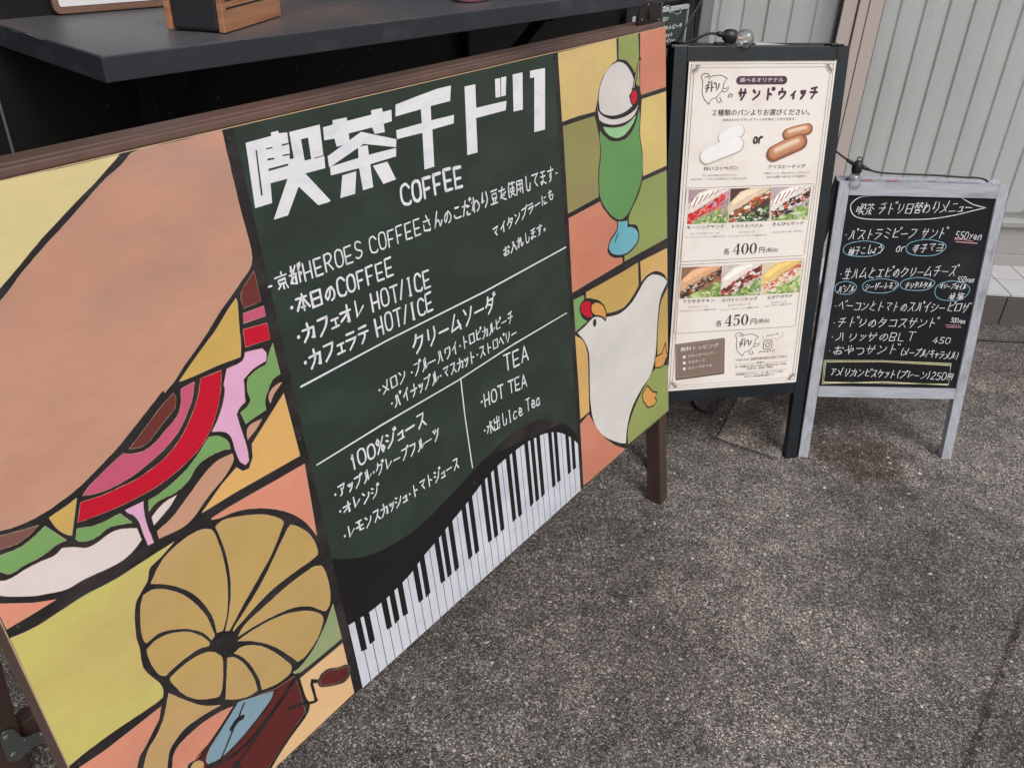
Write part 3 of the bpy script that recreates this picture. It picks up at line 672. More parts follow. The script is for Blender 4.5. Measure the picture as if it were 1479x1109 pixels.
# frame timbers behind the board
def timber(u0, v0, u1, v1, d0, d1, m, name, bevel=.0022):
    b = MB(); b.box(SG.p3((u0, v0), d0), SG.u * (u1 - u0), SG.v * (v1 - v0), BN * (d1 - d0), m); return b.build(name, sign, bevel=bevel)
timber(-.0035, -.0105, SW, -.0006, -.0165, -.0012, railm, 'top_rail'); timber(-.0035, -.0125, SW, -.0006, -.074, -.0185, railm, 'top_rail')
timber(-.0005, .0, .032, SH - .0005, -.045, -.0042, railm, 'side_rail'); timber(.0005, SH + .0005, .0315, SH + .271, -.0445, -.0047, brown, 'leg'); timber(SW - .04, SH - .002 - .9, SW - .0015, SH + .271, -.045, -.0042, brown, 'leg')
timber(.034, SH - .05, SW - .042, SH - .004, -.045, -.0042, brown, 'bottom_rail')
# left front leg and back legs with a metal plate
gl0 = lambda a, n, z: np.array([.3273, 1.8834, 0]) + PA * a + PN * n + np.array([0, 0, z])
def leg(a0, a1, ntop, nbot, zt_, zb, th=.035):
    t = gl0(a0, ntop, zt_); bb = gl0(a0, nbot, zb); b = MB(); b.box(bb, PA * (a1 - a0), t - bb, PN * th, brown); b.build('leg', sign, bevel=.002)
leg(-1.508, -1.45, .06, .375, 1.14, 0.0); leg(-.055, -.012, .06, .375, 1.14, 0.0)
b = MB(); b.box(gl0(-1.45, .356, .10), PA * 1.39, PN * .03, (0, 0, .045), brown); b.build('stretcher', sign, bevel=.002)
steel = mat('zinc_plate', rgb(140, 146, 144, .8), rough=.35, metal=.7, var=.1); screwm = mat('screw_steel', rgb(190, 190, 188, .9), rough=.25, metal=.9)
# the plate fixes the back leg to the cross beam: a lobed sheet facing the street
LN = gl0(-1.508, .375, 0) - gl0(-1.508, .06, 1.14); LN /= np.linalg.norm(LN); ln = np.cross(PA, LN); ln = ln if ln @ (CAMP - gl0(-1.5, .3, .2)) > 0 else -ln
LP = Plane(gl0(-1.508, .375, 0) + ln * .002, PA, LN); FD = (0, 880, 4.845)
outl = [(0, 890), (15, 860), (50, 838), (90, 832), (115, 850), (150, 885), (190, 885), (250, 860), (290, 845), (330, 850), (345, 880), (320, 915), (270, 940), (220, 960), (170, 1010), (120, 1050), (80, 1062), (50, 1045), (30, 1000), (10, 950)]
uvp = [LP.at(x, y, FD) for x, y in outl]; uvp = catmull(uvp, True, 3, 200)
b = MB(); b.prism([LP.p3(q, 0) for q in uvp], ln * .0022, steel); pl_ = b.build('metal_plate', sign, bevel=.0005)
def screw(center, nrm, parent, r=.004, m=None):
    nrm = np.array(nrm) / np.linalg.norm(nrm); x = np.cross(nrm, [0, 0, 1.0]); x /= np.linalg.norm(x); y = np.cross(nrm, x); b = MB(); mm = m or screwm
    prev = None
    for rr, hh in ((r, 0), (r * .9, r * .3), (r * .45, r * .48), (r * .2, r * .3)):
        ring = [center + (x * math.cos(t) + y * math.sin(t)) * rr + nrm * hh for t in np.linspace(0, 2 * math.pi, 11)[:-1]]
        if prev:
            for i in range(10): b.face([prev[i], prev[(i + 1) % 10], ring[(i + 1) % 10], ring[i]], mm)
        prev = ring
    b.face(prev, slot); return b.build('screw', parent, smooth=False)
for x, y in ((38, 885), (90, 1005), (292, 862), (168, 905)): screw(LP.p3(LP.at(x, y, FD), .0022), ln, pl_, .0055 if x != 168 else .002)
# round hinge plate standing on the end of the rail
HP = Plane(SG.p3((SW - .05, -.012), -.02), PA, (0, 0, -1)); Fh = (880, 0, 7.395)
hc = HP.at(410, 150, Fh); hr = abs(HP.at(520, 150, Fh)[0] - hc[0]); hm = mat('bronze_disc', rgb(46, 36, 32, .8), rough=.4, metal=.3, var=.2)
hry = abs(HP.at(410, 22, Fh)[1] - hc[1])
uvh = [(hc[0] + hr * math.cos(t), hc[1] + hry * math.sin(t)) for t in np.linspace(math.pi, 2 * math.pi, 15)] + [(hc[0] + hr * 1.05, hc[1] + hry * .95), (hc[0] - hr * 1.05, hc[1] + hry * .95)]
b = MB(); b.prism([HP.p3(q, 0) for q in uvh], HP.n * .006, hm); hp = b.build('hinge_disc', sign, bevel=.001)
for x, y in ((392, 48), (322, 210), (497, 212), (458, 262)): screw(HP.p3(HP.at(x, y, Fh), .006), HP.n, hp, .0022)
b = MB(); k0 = [(-.2, -.2), (-.2, .2), (.2, .2), (.2, -.2)]; b.prism([HP.p3((hc[0] + .010 * math.cos(t), hc[1] + .010 * math.sin(t)), .006) for t in np.linspace(0, 2 * math.pi, 13)[:-1]], HP.n * .003, hm); b.build('boss', hp, bevel=.0008)
hk = [(525, 95), (545, 65), (575, 62), (585, 95), (560, 125), (590, 120), (610, 140), (640, 130), (650, 105), (630, 75)]
b = MB(); b.tube(catmull([HP.p3(HP.at(x, y, Fh), .01 + .002 * i) for i, (x, y) in enumerate(hk)], False, 3, 200), .0017, screwm, 8); b.build('wire_hook', None, smooth=True, label='small bent silver wire hook beside the round bracket at the far end of the rail', cat='hook')
for fr_, x, y in ((FA, 1220, 745), ((0, 810, 3.6975), 95, 350), ((400, 550, 2.958), 93, 245), ((400, 550, 2.958), 840, 433), ((780, 30, 5.545), 118, 300), ((0, 810, 3.6975), 420, 1080), ((180, 860, 3.892), 1300, 465), ((300, 340, 3.6975), 487, 1085), ((600, 60, 3.6975), 520, 1090 )):
    if fr_[0] == 600: continue
    screw(SG.p3(SG.at(x, y, fr_), .0006), BN, board, .0028, mat('painted_screw', (.03, .028, .027, 1), rough=.35))

# ---- colours
Cc = dict(yel=paint('pale_yellow', 224, 206, 150), bun=paint('bun', 200, 148, 124, c2=rgb(182, 142, 126), c2scale=6, c2amt=.7), mus=paint('horn', 192, 160, 98, c2=rgb(198, 162, 112), c2scale=4, c2amt=.8),
          ora=paint('orange_pink', 224, 146, 122, c2=rgb(206, 140, 112), c2scale=4, c2amt=.6), yg=paint('yellow_green', 200, 190, 108, c2=rgb(204, 180, 112), c2scale=6, c2amt=.8), grn=paint('leaf_green', 122, 164, 98),
          red=paint('red', 196, 10, 42), pnk=paint('tomato_pink', 198, 88, 118), brn=paint('meat_brown', 108, 48, 42), wht=paint('cream_white', 226, 212, 208), chz=paint('cheese', 206, 170, 92),
          lpk=paint('pale_pink', 226, 172, 204), oy=paint('orange_yellow', 226, 176, 106), crm=paint('cream', 226, 186, 138), sage=paint('sage', 150, 164, 118), mar=paint('maroon', 92, 34, 32), blu=paint('record_blue', 128, 156, 170),
          tan=paint('tan', 202, 152, 126), slv=paint('brown_sliver', 124, 84, 76), oli=paint('olive', 148, 142, 88, c2=rgb(150, 130, 96), c2scale=3, c2amt=.9), gr2=paint('moss_green', 148, 160, 92), yl2=paint('warm_yellow', 218, 192, 120, c2=rgb(212, 180, 128), c2scale=4, c2amt=.7),
          gsd=paint('soda_green', 100, 150, 88), lgr=paint('mint', 152, 200, 148), ice=paint('ice_cream', 216, 210, 206), cya=paint('foot_blue', 112, 178, 194), brd=paint('bird_white', 218, 214, 208), ms2=paint('mustard', 198, 164, 92), or2=paint('salmon', 210, 136, 112, c2=rgb(200, 126, 98), c2scale=3, c2amt=.8),
          drp=paint('amber', 214, 156, 84), pch=paint('peach_yellow', 216, 174, 108))
A0, B0, C0, D0 = (0, 0, 3.6975), (0, 280, 3.6975), (0, 560, 3.6975), (0, 810, 3.6975)
E0, F0, G0, H0 = (150, 710, 3.6975), (300, 60, 3.6975), (300, 340, 3.6975), (400, 550, 2.958)
I0, J0, S6 = (600, 60, 3.6975), (780, 340, 3.6975), (180, 860, 3.892)
def fr2(pts, f): return [(f[0] + x / f[2], f[1] + y / f[2]) for x, y in pts]
Art.halo = paint('primer_edge', 196, 176, 152, .8, var=.2, vscale=40)
# sandwich
ar = Art(SG); p_ = lambda pts, c, fr_=None, layer=2, **k: ar.poly(pts, Cc[c], layer, fr_, **k)
p_([(-275, 324)] + fr2([(0, 970), (300, 905), (636, 828), (520, 960), (375, 1109)], A0) + fr2([(220, 240), (100, 385), (0, 500)], B0) + [(-70, 485), (-160, 585)], 'yel')
p_(fr2([(727, 808), (950, 755), (1183, 698), (1225, 880), (1280, 1109)], A0) + fr2([(1345, 345), (1285, 470), (1180, 620), (1080, 780), (980, 920), (940, 985), (880, 1060)], B0) + fr2([(870, 12), (760, 150), (650, 290), (530, 420), (430, 520), (330, 600), (210, 680), (90, 735), (0, 760)], C0) + [(-60, 774), (-62, 770), (-155, 600)] + fr2([(0, 575), (110, 430), (230, 290), (340, 170), (490, 0)], B0) + fr2([(560, 960), (650, 880)], A0), 'bun')
p_([(0, 790), (205, 735), (110, 820), (0, 860), (-160, 900), (-190, 830)], 'slv', C0)
p_([(240, 738), (180, 795), (110, 850), (0, 893), (-150, 930), (-150, 975), (0, 980), (30, 992), (70, 985), (130, 945), (200, 910), (260, 870), (310, 830), (352, 815)], 'grn', C0)
p_(fr2([(0, 1030), (60, 1015), (140, 965), (220, 925), (290, 895), (330, 855), (390, 850), (460, 853), (520, 825), (580, 780), (640, 755), (730, 748), (755, 810), (700, 880), (620, 940)], C0) + fr2([(450, 95), (360, 147), (270, 170), (150, 187), (0, 182), (-130, 165), (-160, 110)], D0), 'wht')
p_([(408, 588), (380, 788), (330, 770), (290, 735), (262, 692), (340, 640)], 'chz', C0)
p_([(925, 28), (938, 60), (930, 110), (880, 175), (830, 240), (790, 290), (740, 318), (690, 325), (740, 260), (800, 180), (860, 100)], 'brn', C0)
p_([(1037, -32), (965, 5), (965, 90), (940, 160), (880, 230), (820, 300), (760, 340), (700, 352), (655, 350), (560, 440), (480, 520), (440, 575), (520, 560), (620, 520), (720, 460), (830, 370), (900, 300), (960, 220), (1000, 130), (1025, 60)], 'pnk', C0)
p_([(1070, -50), (1182, -92), (1175, 30), (1150, 150), (1110, 250), (1050, 340), (960, 430), (860, 510), (760, 570), (640, 630), (520, 680), (415, 718), (430, 610), (540, 575), (640, 530), (740, 480), (850, 400), (920, 330), (980, 240), (1030, 130), (1060, 30)], 'red', C0)
p_([(1355, 412), (1393, 575), (1300, 610), (1288, 530)], 'brn', B0); p_([(1297, 640), (1408, 598), (1418, 650), (1300, 690)], 'pnk', B0); p_([(1298, 725), (1425, 690), (1442, 775), (1310, 818)], 'red', B0)
p_([(1258, 558), (1268, 590), (1275, 700), (1285, 800), (1283, 870), (1150, 920), (1040, 970), (955, 1003), (1060, 850), (1150, 730), (1210, 630)], 'chz', B0)
p_([(1310, -190), (1400, -210), (1420, -185), (1420, -145), (1350, -100), (1300, -45), (1305, 25), (1308, 75), (1280, 105), (1262, 140), (1280, 200), (1300, 260), (1320, 330), (1328, 390), (1310, 410), (1280, 390), (1255, 330), (1235, 265), (1200, 235), (1132, 233), (1170, 150), (1195, 60), (1200, 0), (1195, -20), (1210, -100), (1290, -140)], 'lpk', C0)
p_([(345, 575), (385, 740), (345, 770), (320, 830), (305, 880), (310, 930), (250, 970), (205, 1005), (175, 945), (210, 915), (230, 880), (210, 820), (215, 760), (260, 720), (310, 690), (325, 640)], 'grn', G0)
p_([(395, 785), (350, 850), (335, 895), (325, 870), (335, 830), (370, 795)], 'tan', G0); p_([(288, 980), (260, 1030), (212, 1090), (210, 1040), (235, 1005)], 'tan', G0)
p_([(1115, 262), (1170, 258), (1215, 285), (1230, 325), (1180, 335), (1100, 375), (1050, 420), (1000, 500), (940, 555), (860, 595), (820, 625), (795, 660), (793, 600), (850, 565), (930, 500), (1000, 430), (1060, 350)], 'grn', C0)
p_([(410, 752), (520, 730), (640, 670), (665, 690), (705, 718), (640, 728), (580, 745), (530, 785), (480, 812), (430, 818), (405, 808)], 'grn', C0)
p_([(668, 652), (765, 605), (765, 640), (780, 720), (820, 825), (790, 838), (770, 790), (745, 720), (715, 680), (685, 668)], 'lpk', C0)
p_([(942, 572), (900, 640), (822, 732), (810, 690), (840, 650), (880, 610)], 'wht', C0)
p_([(1240, 350), (1245, 390), (1200, 470), (1110, 580), (1000, 725), (850, 803), (838, 765), (920, 690), (1010, 570), (1090, 460), (1160, 390)], 'tan', C0)
p_([(1514, 30), (1345, 300), (1350, 370), (1330, 430), (1295, 445), (1262, 425), (1180, 520), (1110, 620), (1078, 665), (1250, 560), (1479, 430), (1602, 362)], 'oy', C0, smooth=False)
ar.build('painted_sandwich', board)
ar = Art(SG)
p_([(1130, 695), (1250, 620), (1479, 490), (1625, 405)] + [((x + 0) + 555 - 0, y + 554.6) for x, y in ((1135, 232), (1080, 165), (1000, 115), (900, 90), (800, 88), (700, 105), (620, 138), (575, 148))], 'ora', C0)
p_([(-160, 235), (0, 228), (180, 222), (300, 203), (160, 290), (35, 362), (0, 290)], 'ora', D0, smooth=False)
p_(fr2([(53, 412), (200, 345), (440, 190), (620, 95)], D0) + fr2([(750, 935), (930, 820), (850, 910), (800, 960), (785, 1030)], C0) + fr2([(755, 160), (725, 220), (718, 300), (725, 400), (745, 470), (760, 560), (800, 610), (850, 650), (870, 690), (868, 725), (820, 765), (640, 885), (480, 1000), (363, 1096)], D0), 'yg')
p_([(415, 1106), (560, 1010), (700, 900), (860, 775), (850, 840), (820, 900), (780, 980), (745, 1040), (728, 1106), (700, 1300), (650, 1750)] + [(720, 1800), (400, 1150)], 'ora', D0, smooth=False)
ar.build('painted_background', board)
# gramophone
ar = Art(SG)
p_(fr2([(900, 705), (890, 760), (870, 850), (830, 940), (790, 1010), (765, 1106), (735, 1250), (740, 1600), (870, 1500), (880, 1250), (892, 1106), (905, 1010), (940, 950), (1000, 880), (1110, 805), (1175, 770), (1080, 770), (985, 740)], D0), 'mus')
p_([(622, 615), (540, 650), (430, 720), (330, 810), (280, 880), (268, 969), (268, 1250), (320, 1200), (350, 969), (362, 940), (420, 900), (470, 830), (560, 700)], 'ora', S6)
p_([(955, 452), (985, 540), (1015, 650), (905, 810), (800, 975), (640, 1220), (400, 1250), (380, 1010), (400, 905), (470, 830), (560, 700), (625, 610), (850, 520)], 'mar', S6, smooth=False)
p_([(660, 590), (835, 535), (820, 580), (780, 640), (700, 740), (640, 820), (560, 890), (500, 935), (470, 945), (455, 925), (480, 850), (540, 740), (620, 620)], 'blu', S6, layer=3)
p_([(1170, 45), (1218, 240), (1050, 380), (975, 435), (945, 430), (990, 395), (1060, 300), (1120, 180)], 'sage', S6); p_([(1225, 265), (1290, 545), (850, 969), (820, 969), (930, 800), (1035, 650), (1020, 600), (985, 465)], 'crm', S6, smooth=False)
ar.poly([(820, 968), (850, 968), (600, 1210), (640, 1230), (640, 1200)], Cc['crm'], 2, S6, smooth=False)
horns = [[(560, 200), (510, 205), (430, 250), (340, 330), (290, 400), (250, 490), (330, 492), (420, 515), (500, 560), (560, 630), (590, 690), (603, 750), (635, 740), (655, 660), (660, 540), (650, 420), (620, 300), (585, 215)],
 [(595, 185), (640, 150), (740, 128), (860, 122), (940, 145), (960, 165), (900, 320), (830, 450), (750, 590), (670, 740), (648, 742), (665, 660), (678, 540), (670, 420), (640, 290)],
 [(1010, 178), (1070, 205), (1115, 250), (1140, 310), (1140, 335), (1100, 370), (1000, 440), (900, 520), (800, 620), (690, 745), (700, 715), (780, 590), (860, 450), (940, 280), (985, 190)],
 [(1165, 398), (1190, 450), (1207, 530), (1205, 600), (1185, 635), (1160, 630), (1100, 610), (1020, 615), (940, 645), (830, 700), (715, 770), (760, 700), (870, 600), (980, 500), (1110, 405), (1145, 396)],
 [(1168, 670), (1150, 650), (1090, 635), (1000, 645), (900, 680), (800, 735), (712, 795), (800, 795), (900, 820), (980, 865), (1035, 905), (1080, 870), (1140, 780), (1168, 700)],
 [(695, 860), (740, 825), (820, 820), (900, 850), (970, 900), (1000, 930), (990, 970), (930, 1020), (860, 1050), (845, 1055), (830, 1000), (790, 930), (740, 880)],
 [(660, 885), (700, 885), (750, 920), (795, 985), (815, 1040), (818, 1060), (770, 1090), (700, 1105), (650, 1105), (655, 1000)],
 [(555, 855), (600, 860), (630, 885), (635, 960), (630, 1050), (615, 1090), (580, 1100), (500, 1105), (430, 1080), (375, 1030), (355, 1005), (360, 985), (420, 930), (490, 880)],
 [(235, 870), (230, 840), (280, 790), (360, 755), (450, 748), (520, 770), (565, 805), (560, 820), (500, 840), (430, 890), (370, 940), (330, 980), (300, 975), (260, 930)],
 [(220, 545), (270, 520), (350, 525), (430, 555), (500, 610), (550, 670), (580, 740), (590, 765), (575, 790), (530, 750), (450, 730), (360, 735), (290, 755), (235, 800), (215, 795), (200, 740), (195, 640), (205, 570)]]
for hpts in horns: p_(hpts, 'mus', E0, corner=60)
hb = SG.at(648, 806, E0); hx = abs(SG.at(712, 806, E0)[0] - hb[0]); ar.uvdisc(hb, hx * 1.02, blackp, 4, 26, ry=hx * 1.02)
ln_ = lambda pts, wd, fr_=S6, layer=4: ar.line(pts, wd, blackp, layer, fr_, caps=True, jit=.08)
ln_([(960, 455), (850, 620), (720, 790), (640, 870), (540, 935), (470, 962)], .0055); ln_([(955, 470), (790, 720), (640, 930), (600, 969)], .0045); ln_([(850, 530), (820, 590), (700, 750), (560, 900), (470, 950)], .004); ln_([(622, 940), (640, 969), (650, 1100)], .008)
ln_([(968, 440), (1005, 560), (1028, 645), (905, 820), (812, 975)], .0048); ln_([(620, 612), (540, 740), (470, 850), (430, 905)], .005); ln_([(672, 600), (650, 650), (640, 690)], .0028); ln_([(612, 740), (575, 830), (540, 915), (525, 940)], .003); ln_([(600, 745), (630, 700), (660, 680)], .008)
ln_([(920, 632), (1000, 605), (1050, 598), (1075, 590), (1060, 530), (1045, 480), (1090, 478)], .0048)
ar.poly([(1085, 480), (1100, 440), (1140, 410), (1200, 400), (1240, 385), (1262, 400), (1262, 450), (1230, 485), (1180, 500), (1120, 510), (1092, 505)], blackp, 5, S6)
ar.poly([(1095, 480), (1110, 445), (1150, 418), (1205, 408), (1240, 396), (1254, 410), (1252, 445), (1222, 474), (1175, 490), (1122, 499), (1100, 496)], Cc['mar'], 6, S6)
ar.poly([(370, 969), (385, 935), (415, 925), (440, 935), (440, 965), (430, 1010), (380, 1010)], Cc['mus'], 5, S6)
ar.build('painted_gramophone', board)
# soda
ar = Art(SG)
p_([(760, 62), (1072, -15), (1075, 100), (1040, 130), (1000, 190), (978, 260), (970, 320), (958, 370), (955, 375), (850, 405), (783, 430)], 'yl2', I0); p_([(1085, -20), (1188, -45), (1192, 90), (1172, 170), (1150, 130), (1120, 100), (1085, 95)], 'gr2', I0); p_([(1193, 130), (1196, 240), (1187, 235), (1178, 225)], 'gr2', I0)
p_([(1200, -48), (1335, -80), (1345, 240), (1205, 285), (1200, 240), (1200, 80)], 'or2', I0); p_([(1208, 310), (1345, 265), (1346, 660), (1215, 720), (1213, 600), (1200, 500), (1203, 400)], 'yl2', I0)
p_([(788, 455), (955, 400), (965, 440), (980, 520), (985, 600), (975, 700), (978, 830), (815, 918)], 'oli', I0)
p_([(547, -290), (682, -350), (683, 10), (450, 138), (450, 100), (480, 80), (512, 40), (530, -15), (515, -55), (475, -60), (478, -110), (525, -215)], 'gr2', J0)
p_([(152, -90), (320, -180), (335, -145), (375, -95), (410, -70), (412, -35), (375, 20), (358, 80), (365, 100), (390, 120), (440, 120), (440, 145), (172, 305)], 'or2', J0)
p_([(412, -72), (470, -75), (468, -50), (490, -48), (518, -30), (525, 10), (510, 50), (470, 90), (430, 105), (385, 100), (362, 75), (372, 30), (410, -20)], 'cya', J0); ar.line([(412, -72), (413, -45), (405, -20), (376, 25), (362, 72), (384, 102), (430, 108), (472, 92), (512, 50), (527, 10), (518, -30), (490, -49), (468, -48), (470, -75)], .0036, blackp, 3.5, J0); ar.line([(415, -10), (405, 15), (400, 35)], .003, blackp, 4, J0)
p_([(1095, 112), (1130, 135), (1160, 190), (1170, 240), (1140, 290), (1150, 330), (1160, 342), (1120, 375), (1060, 396), (1010, 390), (985, 370), (978, 300), (990, 230), (1020, 160), (1060, 120)], 'ice', I0)
p_([(968, 345), (978, 378), (1010, 405), (1060, 418), (1120, 402), (1170, 368), (1190, 340), (1168, 392), (1130, 425), (1070, 444), (1012, 438), (982, 420)], 'ice', I0)
p_([(1002, 458), (1070, 462), (1130, 442), (1178, 395), (1160, 440), (1120, 495), (1080, 515), (1040, 505), (1015, 482)], 'lgr', I0)
p_([(985, 480), (1010, 510), (1040, 532), (1080, 536), (1130, 515), (1165, 465), (1185, 405), (1192, 365), (1198, 400), (1195, 500), (1208, 600), (1213, 680), (1195, 780), (1150, 890), (1120, 935), (1090, 950), (1050, 930), (1010, 880), (985, 820), (982, 700), (992, 600), (985, 520)], 'gsd', I0)
c_ = SG.at(1165, 298, I0); ar.uvdisc(c_, .0150, blackp, 4, 24, ry=.0165); ar.uvdisc(c_, .0122, Cc['red'], 5, 24, ry=.0136)
ar.line([(1162, 250), (1172, 190), (1185, 140), (1200, 95)], .0062, blackp, 5, I0); ar.line([(1163, 250), (1173, 190), (1186, 140), (1197, 102)], .0032, Cc['tan'], 6, I0); ar.line([(1153, 250), (1164, 262), (1172, 250)], .0018, blackp, 6.5, I0)
ar.build('painted_soda', board)
# bird
ar = Art(SG)
p_([(245, 305), (450, 190), (522, 145), (525, 270), (490, 330), (450, 380), (400, 405), (355, 415), (345, 390), (320, 350), (270, 335), (245, 335)], 'ms2', J0); p_([(535, 140), (683, 65), (684, 235), (660, 205), (620, 190), (580, 205), (550, 235), (540, 250)], 'pch', J0)
p_([(178, 345), (232, 320), (235, 340), (215, 370), (210, 400), (225, 440), (250, 460), (205, 500), (190, 515)], 'grn', J0); p_([(245, 352), (275, 360), (275, 440), (255, 442), (225, 420), (215, 390), (225, 360)], 'red', J0); p_([(300, 358), (335, 375), (350, 420), (347, 450), (325, 430), (290, 425), (272, 400), (278, 370)], 'drp', J0)
p_([(200, 520), (240, 485), (290, 437), (340, 438), (420, 420), (480, 370), (520, 310), (560, 240), (600, 210), (650, 220), (680, 245), (640, 340), (625, 480), (615, 640), (590, 740), (540, 820), (490, 920), (465, 1020), (457, 1109), (420, 1105), (340, 1070), (290, 1000), (270, 900), (265, 780), (262, 640), (240, 570)], 'brd', J0)
ar.line([(272, 440), (240, 436), (212, 400), (222, 360), (248, 347), (276, 358), (270, 400), (290, 427), (325, 433), (349, 454), (353, 418), (336, 372), (300, 354), (276, 366)], .0034, blackp, 4, J0)
c_ = SG.at(290, 466, J0); ar.uvdisc(c_, .0062, blackp, 5, 16, ry=.0088)
p_([(187, 535), (225, 560), (245, 600), (255, 660), (258, 800), (262, 940), (215, 980), (205, 800), (195, 650)], 'pch', J0); p_([(683, 300), (684, 620), (625, 640), (630, 480), (645, 360), (675, 290)], 'ms2', J0)
p_([(615, 710), (685, 690), (687, 930), (470, 1115), (470, 1030), (500, 930), (545, 830)], 'gr2', J0)
for f_ in ([(668, 572), (672, 615), (690, 632), (672, 655), (660, 690), (640, 705), (612, 706), (612, 650), (650, 630)], [(572, 800), (598, 832), (624, 838), (612, 868), (624, 882), (605, 908), (575, 918), (550, 885), (545, 845)]): p_([(x, y) for x, y in f_], 'drp', J0, layer=3); ar.line(f_ + f_[:1], .0032, blackp, 4, J0, smooth=False)
p_([(850, 598), (861, 617), (874, 633), (888, 643), (903, 648), (850, 695)] + [(842.5, 701), (838, 612)], 'or2', None, smooth=False)
ar.build('painted_bird', board)
Art.halo = None
# green menu field, piano and lettering
ar = Art(SG); gfm = paint('board_green', 46, 60, 50, .80, var=.14, vscale=6, fine=.08, c2=rgb(60, 74, 64, .85), c2scale=9, c2amt=.5); bkm = paint('keyboard_black', 22, 21, 22, .9, var=.3); whk = paint('key_white', 214, 216, 224, c2=rgb(198, 202, 216), c2scale=7, c2amt=.8)
uL0, uR0 = SG.at(336.7, 185)[0], SG.at(798.8, 78)[0]
# the field
uv = [(uL0, .0006), (uR0, .0006)]
crv = [SG.at(x, y, H0) for x, y in ((1283, 240), (1260, 205), (1210, 178), (1150, 165), (1090, 175), (1010, 220), (930, 290), (850, 370), (780, 450), (700, 530), (620, 610), (540, 670), (430, 730), (330, 757), (225, 765))]
crv[0] = (uR0, crv[0][1]); crv[-1] = (uL0, crv[-1][1])
ar.uvpoly(uv + [tuple(q) for q in catmull(crv, False, 4)], gfm, 2); ar.uvpoly([(uL0, crv[-1][1] - .05), (uR0, crv[0][1] - .05), (uR0, SH - .0006), (uL0, SH - .0006)], bkm, 1.5)
ar.build('menu_field', board)
ar = Art(SG)
K1, K2 = (490, 780, 5.04), (640, 600, 5.041)
top = [SG.at(x, y, K1) for x, y in ((60, 622), (150, 565), (215, 525), (285, 468), (340, 425), (400, 365), (450, 318), (525, 235), (575, 165), (620, 105), (690, 25))] + [SG.at(x, y, K2) for x, y in ((75, 755), (140, 675), (185, 620), (220, 575), (275, 500), (320, 445), (370, 392), (410, 352), (465, 303), (510, 265), (550, 235), (600, 200), (640, 175), (685, 155), (725, 135), (780, 122), (840, 122), (895, 140), (935, 162), (980, 205))]
top = sorted(top); tu = [q[0] for q in top]; tv = [q[1] for q in top]; ku0 = SG.at(165, 1065, K1)[0]; ku1 = SG.at(1002, 538, K2)[0]; NK = 34; kw_ = (ku1 - ku0) / NK
ftop = lambda u: float(np.interp(u, tu, tv)); vb = SH - .0006; vbk = np.mean([SG.at(148, 822, K1)[1], SG.at(925, 412, K2)[1], SG.at(345, 912, K2)[1]])
for i in range(NK):
    a_, b_ = ku0 + i * kw_, ku0 + (i + 1) * kw_; g_ = .0007
    ar.uvpoly([(a_ + g_, ftop(a_)), ((a_ + b_) / 2, ftop((a_ + b_) / 2)), (b_ - g_, ftop(b_)), (b_ - g_, vb), (a_ + g_, vb)], whk, 2)
    if i % 7 in (0, 1, 3, 4, 5) and i < NK - 1:
        jx = random.uniform(-.0006, .0006); hw = kw_ * .31
        ar.uvpoly([(b_ - hw + jx, ftop(b_ - hw) - .006), (b_ + hw + jx, ftop(b_ + hw) - .006), (b_ + hw + jx, vbk + random.uniform(-.002, .002)), (b_ - hw + jx, vbk + random.uniform(-.002, .002))], bkm, 3)
ar.build('painted_keyboard', board)
ar = Art(SG); T1, T2 = (340, 120, 5.279), (560, 80, 5.279); lw = paint('lettering_white', 232, 232, 234, var=.04, c2=rgb(208, 214, 224), c2scale=25, c2amt=.6, c2lo=.5, c2hi=.7)
for pts in ([(75, 457), (270, 405), (268, 378), (322, 365), (330, 385), (392, 377), (403, 462), (410, 490), (412, 580), (443, 575), (407, 375), (640, 318), (668, 550), (675, 560), (683, 650), (530, 690), (725, 898), (705, 910), (630, 932), (480, 790), (398, 1010), (290, 1042), (395, 730), (265, 765), (278, 915), (148, 955)],
  [(665, 340), (740, 318), (738, 285), (845, 263), (850, 290), (1035, 243), (1030, 210), (1115, 192), (1120, 222), (1187, 205), (1190, 292), (1128, 312), (1137, 375), (1060, 390), (1040, 340), (862, 385), (867, 440), (830, 470), (770, 487), (752, 425), (675, 438)]): ar.poly(pts, lw, 3, T1, smooth=False)
ar.poly([(955, 373), (1225, 430), (1222, 490), (975, 465), (740, 628), (712, 642), (700, 560)], lw, 3.4, T1, smooth=False)
for pts in ([(718, 640), (935, 572), (932, 488), (1005, 475), (1015, 548), (1222, 495), (1222, 560), (1025, 620), (1048, 795), (970, 818), (940, 650), (725, 705)], [(812, 705), (918, 673), (910, 845), (797, 878)], [(1045, 632), (1155, 600), (1222, 735), (1125, 770)]): ar.poly(pts, lw, 3.8, T1, smooth=False)
for pts in ([(150, 515), (160, 512), (205, 855), (192, 860)], [(230, 498), (278, 488), (280, 497), (232, 507)], [(240, 578), (292, 570), (292, 582), (242, 592)], [(248, 655), (398, 615), (400, 630), (250, 672)], [(350, 468), (400, 458), (402, 468), (352, 480)], [(355, 548), (410, 540), (410, 550), (358, 558)], [(497, 430), (550, 417), (575, 580), (525, 592)], [(600, 570), (668, 552), (670, 558), (600, 577)], [(405, 452), (418, 450), (438, 572), (415, 583)]): ar.poly(pts, gfm, 4.2, T1, smooth=False)
